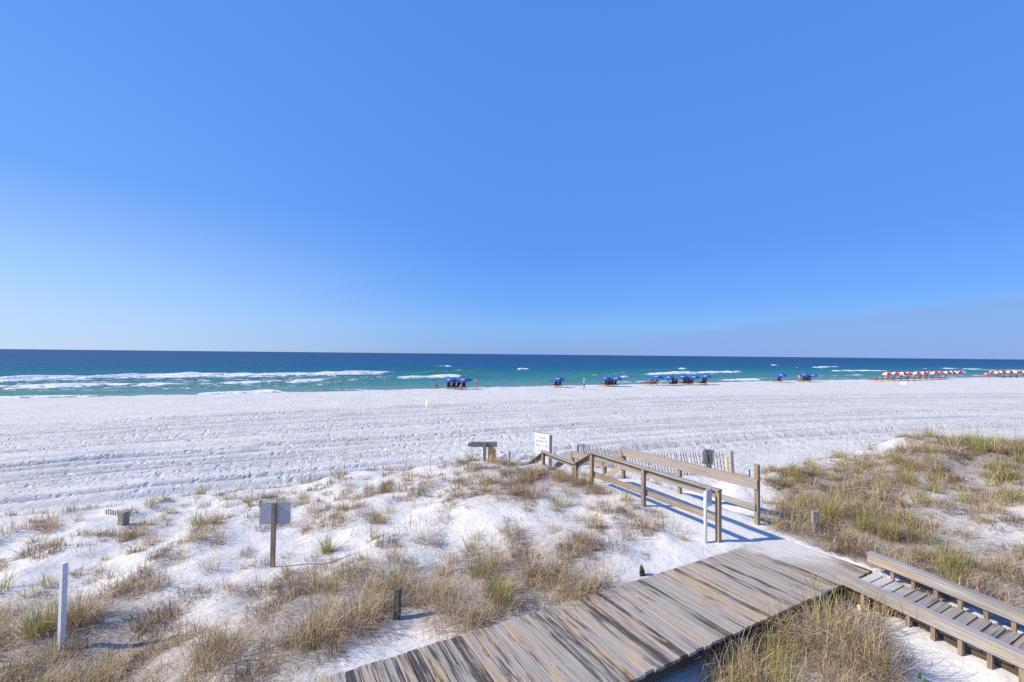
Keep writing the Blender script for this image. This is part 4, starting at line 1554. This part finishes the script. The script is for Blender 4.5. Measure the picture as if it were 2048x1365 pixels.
# ------------------------------------------------------------------ dune plants
PAL = dict(straw=[(.60, .43, .23), (.52, .36, .19), (.68, .52, .32), (.46, .31, .16), (.56, .40, .25), (.72, .59, .41), (.62, .46, .28)],
           brown=[(.22, .15, .085), (.29, .20, .115), (.14, .098, .062), (.35, .245, .135), (.25, .175, .10)],
           green=[(.33, .34, .07), (.42, .39, .09), (.27, .30, .07), (.48, .42, .14)],
           dark=[(.075, .06, .045), (.11, .085, .06), (.15, .12, .09), (.05, .042, .034)],
           grey=[(.24, .22, .20), (.30, .28, .25), (.18, .165, .15)],
           rust=[(.30, .19, .09), (.36, .24, .12), (.25, .16, .08)])


def blades(n, length, spread, tilt, droop, width, pal, curl=.5, rad=.1, r=rng):
    """n bent blades round the origin -> (n,7,3) points and (n,3) colours"""
    az = r.uniform(0, 2 * math.pi, n)
    rr = rad * np.sqrt(r.random(n))
    ba = r.uniform(0, 2 * math.pi, n)
    base = np.stack([rr * np.cos(ba), rr * np.sin(ba), np.full(n, -.02)], 1)
    az = np.where(r.random(n) < .65, ba + r.normal(0, .7, n), az)
    L = length * r.uniform(.45, 1.15, n)
    th = np.abs(r.normal(tilt, spread, n))
    dr = droop * r.uniform(.3, 1.5, n)
    wob = r.normal(0, curl, n)
    P = np.zeros((n, 4, 3))
    P[:, 0] = base
    a, t = az.copy(), th.copy()
    for i in range(3):
        seg = L * (.42, .33, .25)[i]
        P[:, i + 1] = P[:, i] + np.stack([np.sin(t) * np.cos(a), np.sin(t) * np.sin(a), np.cos(t)], 1) * seg[:, None]
        t = t + dr * (.7, 1.0, 1.0)[i]
        a = a + wob * .5
    sd = np.stack([-np.sin(az), np.cos(az), np.zeros(n)], 1)
    tw = r.uniform(-1, 1, (n, 1))
    sd = sd * np.sqrt(1 - .5 * tw ** 2) + np.array([0, 0, 1.]) * tw * .5 + np.stack([np.cos(az), np.sin(az), np.zeros(n)], 1) * tw * .5
    w = width * r.uniform(.6, 1.3, (n, 1)) / 2
    out = np.zeros((n, 7, 3))
    for i, f in enumerate((1.0, .85, .6)):
        out[:, 2 * i] = P[:, i] - sd * w * f
        out[:, 2 * i + 1] = P[:, i] + sd * w * f
    out[:, 6] = P[:, 3]
    pal = np.array(pal)
    c = pal[r.integers(0, len(pal), n)] * r.uniform(.75, 1.25, (n, 1))
    return out, c


def tuft(kind, s=1.0, dens=1.0, r=rng, wmul=1.0):
    """one plant: list of blade sets"""
    n = lambda k: max(3, int(k * dens))
    W = wmul
    if kind == 'dry':
        parts = [blades(n(50), .42 * s, .45, .58, .65, .0056 * W, PAL['straw'], .6, .12 * s, r), blades(n(45), .24 * s, .5, .95, .6, .0044 * W, PAL['brown'], .9, .16 * s, r),
                 blades(n(4), .36 * s, .2, .3, .3, .0046 * W, PAL['green'], .3, .08 * s, r)]
    elif kind == 'curl':
        parts = [blades(n(70), .50 * s, .48, .68, .95, .0062 * W, PAL['straw'], .7, .18 * s, r), blades(n(70), .30 * s, .5, 1.1, .7, .0044 * W, PAL['brown'], 1.0, .23 * s, r),
                 blades(n(9), .52 * s, .2, .25, .35, .005 * W, PAL['green'], .3, .12 * s, r)]
    elif kind == 'green':
        parts = [blades(n(55), .50 * s, .25, .34, .40, .0058 * W, PAL['green'], .35, .10 * s, r), blades(n(45), .40 * s, .4, .7, .8, .0046 * W, PAL['straw'], .7, .14 * s, r),
                 blades(n(30), .22 * s, .5, 1.1, .6, .0044 * W, PAL['brown'], .9, .16 * s, r)]
    elif kind == 'brush':
        parts = [blades(n(85), .24 * s, .6, .8, .5, .0045 * W, PAL['brown'], 1.2, .16 * s, r), blades(n(40), .18 * s, .6, .9, .5, .0045 * W, PAL['dark'], 1.3, .17 * s, r),
                 blades(n(14), .26 * s, .4, .5, .5, .004 * W, PAL['rust'], .8, .14 * s, r)]
    elif kind == 'grey':
        parts = [blades(n(80), .20 * s, .6, .9, .5, .0045 * W, PAL['grey'], 1.3, .20 * s, r), blades(n(30), .15 * s, .6, .9, .5, .0045 * W, PAL['dark'], 1.3, .2 * s, r)]
    elif kind == 'stems':
        parts = [blades(n(16), .34 * s, .16, .18, .12, .0048 * W, PAL['rust'] + PAL['brown'], .5, .20 * s, r), blades(n(16), .18 * s, .5, .8, .5, .004 * W, PAL['brown'], .9, .2 * s, r)]
    elif kind == 'leafy':
        parts = [blades(n(16), .09 * s, .4, .8, .4, .035, [(.16, .30, .03), (.20, .36, .05), (.12, .24, .03)], .5, .05 * s, r)]
    return np.concatenate([p[0] for p in parts]), np.concatenate([p[1] for p in parts])


def grass_mesh2(name, B, C, B5, C5):
    n, m = len(B), len(B5)
    o, o5 = np.arange(n)[:, None] * 7, n * 7 + np.arange(m)[:, None] * 5
    q = np.concatenate([o + np.array([[0, 1, 3, 2]]), o + np.array([[2, 3, 5, 4]]), o5 + np.array([[0, 1, 3, 2]])])
    t = np.concatenate([o + np.array([[4, 5, 6]]), o5 + np.array([[2, 3, 4]])])
    me = fast_mesh(name, np.concatenate([B.reshape(-1, 3), B5.reshape(-1, 3)]), q, t, False)
    at = me.attributes.new('col', 'FLOAT_COLOR', 'POINT')
    cc = np.concatenate([np.repeat(C, 7, 0), np.repeat(C5, 5, 0)])
    at.data.foreach_set('color', np.concatenate([cc, np.ones((len(cc), 1))], 1).astype(np.float32).ravel())
    me.materials.append(M_grass)
    return me


def grass_mesh(name, B, C):
    n = len(B)
    o = np.arange(n)[:, None] * 7
    q = np.concatenate([o + np.array([[0, 1, 3, 2]]), o + np.array([[2, 3, 5, 4]])])
    t = o + np.array([[4, 5, 6]])
    me = fast_mesh(name, B.reshape(-1, 3), q, t, False)
    at = me.attributes.new('col', 'FLOAT_COLOR', 'POINT')
    cc = np.concatenate([np.repeat(C, 7, 0), np.ones((n * 7, 1))], 1).astype(np.float32)
    at.data.foreach_set('color', cc.ravel())
    me.materials.append(M_grass)
    return me


# plants that stand out singly: pixel at the foot, kind, size, label
SOLO = [
    (1650, 1300, 'curl', 2.0, 'large tangled tan grass clump between the deck edge and the near walkway rail'),
    (1625, 1215, 'green', 1.35, 'tall yellow-green grass clump leaning over the corner of the deck'),
    (1740, 1335, 'curl', 1.7, 'broad curling dry grass clump below the near walkway rail'),
    (1480, 1345, 'curl', 1.3, 'pale curling grass clump just under the shadowed deck edge'),
    (1560, 1290, 'curl', 1.4, 'pale arching grass clump next to the shadowed deck edge'),
    (1655, 1040, 'green', 1.5, 'bright yellow-green grass clump beside the broken grey post'),
    (1725, 1060, 'green', 1.3, 'yellow-green grass clump right of the broken grey post'),
    (1585, 1060, 'curl', 1.5, 'arching tan grass clump right behind the ramp corner post'),
    (1860, 905, 'curl', 1.7, 'crest clump of yellowish grass on top of the right dune mound'),
    (1998, 945, 'green', 1.1, 'upright green grass clump near the right edge below the dune mound'),
    (1900, 1140, 'green', 1.1, 'green grass clump above the far walkway rail'),
    (1780, 1080, 'green', 1.2, 'low green grass clump in the middle of the right dune'),
    (430, 1330, 'curl', 1.4, 'rounded dark-based grass clump at the lower left'),
    (715, 1250, 'curl', 1.6, 'large tan grass clump left of the mossy dark post'),
    (640, 1265, 'curl', 1.3, 'dense dry grass clump at the bottom, second left of the mossy dark post'),
    (75, 1270, 'green', 1.4, 'greenish grass clump left of the white marker post'),
    (100, 1060, 'dry', 1.6, 'tall dry grass tuft on the far left dune'),
    (70, 1110, 'brush', 1.9, 'dark brushy tuft at the left edge of the dune'),
    (268, 1075, 'dry', 1.5, 'dry grass tuft right below the thick grey post stump'),
    (395, 1080, 'dry', 1.4, 'dry grass tuft between the post stump and the blank-backed sign'),
    (655, 1105, 'green', 1.0, 'small green-tipped tuft right of the blank-backed sign'),
    (770, 1090, 'brush', 1.3, 'reddish-brown brushy tuft on bare sand in the middle of the left dune'),
    (1165, 1195, 'curl', 1.3, 'straw coloured grass clump on the sand above the middle of the deck'),
    (1000, 1205, 'green', 1.2, 'green and tan grass clump along the far side of the deck'),
    (1345, 1065, 'stems', 1.6, 'tuft of reddish upright stems left of the slim white pipe'),
]
solo_pts = []
for px, py, kind, s, lab in SOLO:
    g = ground_at(px, py)
    B, C = tuft(kind, s, 1.9 + .5 * s, np.random.default_rng(int(px * 7 + py)), 1.15)
    o = link(bpy.data.objects.new('grass_clump', grass_mesh('grass_clump', B, C)))
    o.location = g
    tag(o, lab, 'grass clump', 'dune grass clumps that stand out')
    solo_pts.append(g[:2])


# tall sea oat stalks
def oat(h, lean, r):
    P = [Vector((0, 0, -.05))]
    d = Vector((lean, r.uniform(-.08, .08), 1)).normalized()
    for i in range(5):
        P.append(P[-1] + d * h / 5)
        d = (d + Vector((lean * .25, 0, -.02))).normalized()
    B, C = [], []
    V, Fc = [], []
    for i, p in enumerate(P):
        rd = .0075 * (1 - .5 * i / 5)
        for k in range(4):
            a = k * math.pi / 2
            V.append((p.x + rd * math.cos(a), p.y + rd * math.sin(a), p.z))
    for i in range(5):
        for k in range(4):
            Fc.append((i * 4 + k, i * 4 + (k + 1) % 4, i * 4 + 4 + (k + 1) % 4, i * 4 + 4 + k))
    return V, Fc


M_oat = simple('dry_stalk', (.20, .155, .10), .7, .2)
OATS = [(1691, 925, 1.35, .05, 'tallest sea oat stalk of the pair left of the right dune mound'), (1715, 915, 1.2, .35, 'sea oat stalk leaning right, left of the right dune mound'),
        (1735, 915, 1.0, -.35, 'sea oat stalk leaning left, crossing its neighbour by the right dune mound'), (1864, 885, 1.2, .15, 'sea oat stalk standing on top of the right dune mound'),
        (1953, 898, 1.0, .02, 'straight sea oat stalk right of the dune mound top'), (2034, 912, 1.2, 0, 'straight sea oat stalk at the far right edge'),
        (1652, 928, .6, .02, 'short sea oat stalk on the sandy gap right of the handrail'), (1750, 912, .8, -.4, 'thin bent sea oat stalk nearest the dune mound'),
        (560, 975, 1.3, .05, 'tall thin sea oat stalk behind the blank-backed sign'), (602, 970, 1.1, .04, 'thin sea oat stalk right behind the blank-backed sign'),
        (620, 968, 1.5, .05, 'tallest of the sea oat stalks at the left dune edge'), (575, 972, 1.2, .10, 'leaning sea oat stalk in the row at the left dune edge'),
        (660, 962, 1.1, 0, 'upright sea oat stalk at the centre of the left dune edge'), (687, 958, 1.2, .03, 'last tall sea oat stalk before the left dune crest'),
        (233, 1000, .7, .08, 'short sea oat stalk at the far left dune edge'), (245, 998, .8, .12, 'leaning short sea oat stalk at the far left dune edge'),
        (366, 985, .9, 0, 'lone upright sea oat stalk at the left dune edge'), (418, 985, .7, .06, 'small sea oat stalk left of the blank-backed sign'),
        (438, 983, .75, .03, 'thin small sea oat stalk close left of the blank-backed sign'), (810, 948, .8, .05, 'sea oat stalk on the left dune crest before the timber frame'),
        (860, 943, .7, .03, 'sea oat stalk nearest to the timber frame')]
for px, py, h, ln, lab in OATS:
    g = ground_at(px, py)
    if g[1] > 24:
        g = at_y(px, py, 16.5)
        g[2] = gz_at(g[0], g[1])
    V, Fc = oat(h, ln, random)
    o = mesh_obj('sea_oat_stalk', V, Fc, M_oat, None, True, tuple(g))
    tag(o, lab, 'grass stalk', 'tall sea oat stalks')

# everything else: the uncountable dune grass, one body
BB, CC, B5, C5 = [], [], [], []
NT_ = 14000
cx = rng.uniform(-24, 27, NT_ * 4)
cy = rng.uniform(3.6, 21, NT_ * 4)
cov = coverage(cx, cy)
clump = .55 * N1.fbm(cx * 1.5, cy * 1.5, 2) + .45 * N3.fbm(cx * .6, cy * .6, 2)
prob = np.clip(cov * 1.2 - .05, 0, 1) * (.22 + .78 * smooth(.40, .56, clump + .25 * (cov - .45))) * .27
px_ = project(np.stack([cx, cy, terrain(cx, cy)], 1))
prob = prob * np.where(px_[:, 1] > 1180, .72, 1.0) * np.where(px_[:, 0] < 1480, 1.4, 1.0)
hf = N2.fbm(cx * 1.9 + 9, cy * 1.9, 2)
prob_low = np.clip(cov * 1.25 - .03, 0, 1) * .27 * (.05 + 1.25 * smooth(.47, .60, hf + .10 * (cov - .5)))
prob = np.where((px_[:, 1] > 1140) & (px_[:, 0] < 1420), prob_low, prob)
keep = rng.random(len(cx)) < prob
cx, cy, cov, px_ = cx[keep], cy[keep], cov[keep], px_[keep]
cz = terrain(cx, cy)
reg = N2.fbm(cx * .4 + 50, cy * .4, 3)
right = px_[:, 0] > 1500
low = px_[:, 1] > 1150
for x, y, z, c, rg, ri, lo, pp in zip(cx, cy, cz, cov, reg, right, low, px_):
    dist = math.hypot(x, y)
    q = rng.random()
    if ri:
        kind = 'curl' if q < .24 else 'dry' if q < .48 else 'green' if q < .48 + .12 * (rg > .45) + .03 else 'grey' if (rg < .48 and q < .80) else 'brush'
    elif lo:
        kind = 'curl' if q < .28 else 'dry' if q < .55 else 'green' if q < .60 else 'brush' if q < .93 else 'grey'
    else:
        kind = 'dry' if q < .40 else 'brush' if q < .74 else 'stems' if q < .90 else 'green' if q < .93 else 'grey'
    if rng.random() < .04:
        kind = 'leafy'
    s = rng.uniform(.5, 1.35) * (.85 + .4 * c) * (1.12 if lo else 1.0 if ri else 1.05)
    far = dist > 13
    B, C = tuft(kind, s, (.60 if far else .78) * (.7 + .5 * s), rng, 1.6 if far else 1.2 if dist > 8 else 1.0)
    if dist > 8.5 or kind in ('brush', 'grey', 'stems'):
        B5.append((B + np.array([x, y, z]))[:, [0, 1, 2, 3, 6]])
        C5.append(C)
    else:
        BB.append(B + np.array([x, y, z]))
        CC.append(C)
# lone stems and litter twigs
n = 56000
x, y = rng.uniform(-22, 26, n * 2), rng.uniform(3.6, 20, n * 2)
cv = coverage(x, y)
k = rng.random(n * 2) < np.clip(cv * .9 + .03 * (cv > 0), 0, 1) * .62
x, y = x[k], y[k]
B, C = blades(len(x), .19, .28, 1.32, .14, .0060, PAL['brown'] + PAL['dark'] + PAL['grey'][:1] + PAL['straw'][:3] + PAL['brown'], .8, .01)
B5.append((B + np.stack([x, y, terrain(x, y) + .022], 1)[:, None, :])[:, [0, 1, 2, 3, 6]])
C5.append(C)
k = rng.random(len(x)) < .10
x2, y2 = x[k] + .2, y[k] + .1
B, C = blades(len(x2), .32, .2, .22, .2, .0045, PAL['straw'] + PAL['rust'] + PAL['green'], .4, .01)
BB.append(B + np.stack([x2, y2, terrain(x2, y2)], 1)[:, None, :])
CC.append(C)
B, C = np.concatenate(BB), np.concatenate(CC)
gr = link(bpy.data.objects.new('dune_grass', grass_mesh2('dune_grass', B, C, np.concatenate(B5), np.concatenate(C5))))
gr['kind'] = 'stuff'
gr['label'] = 'dry tan and green dune grass covering the sand dunes'
gr['category'] = 'grass'
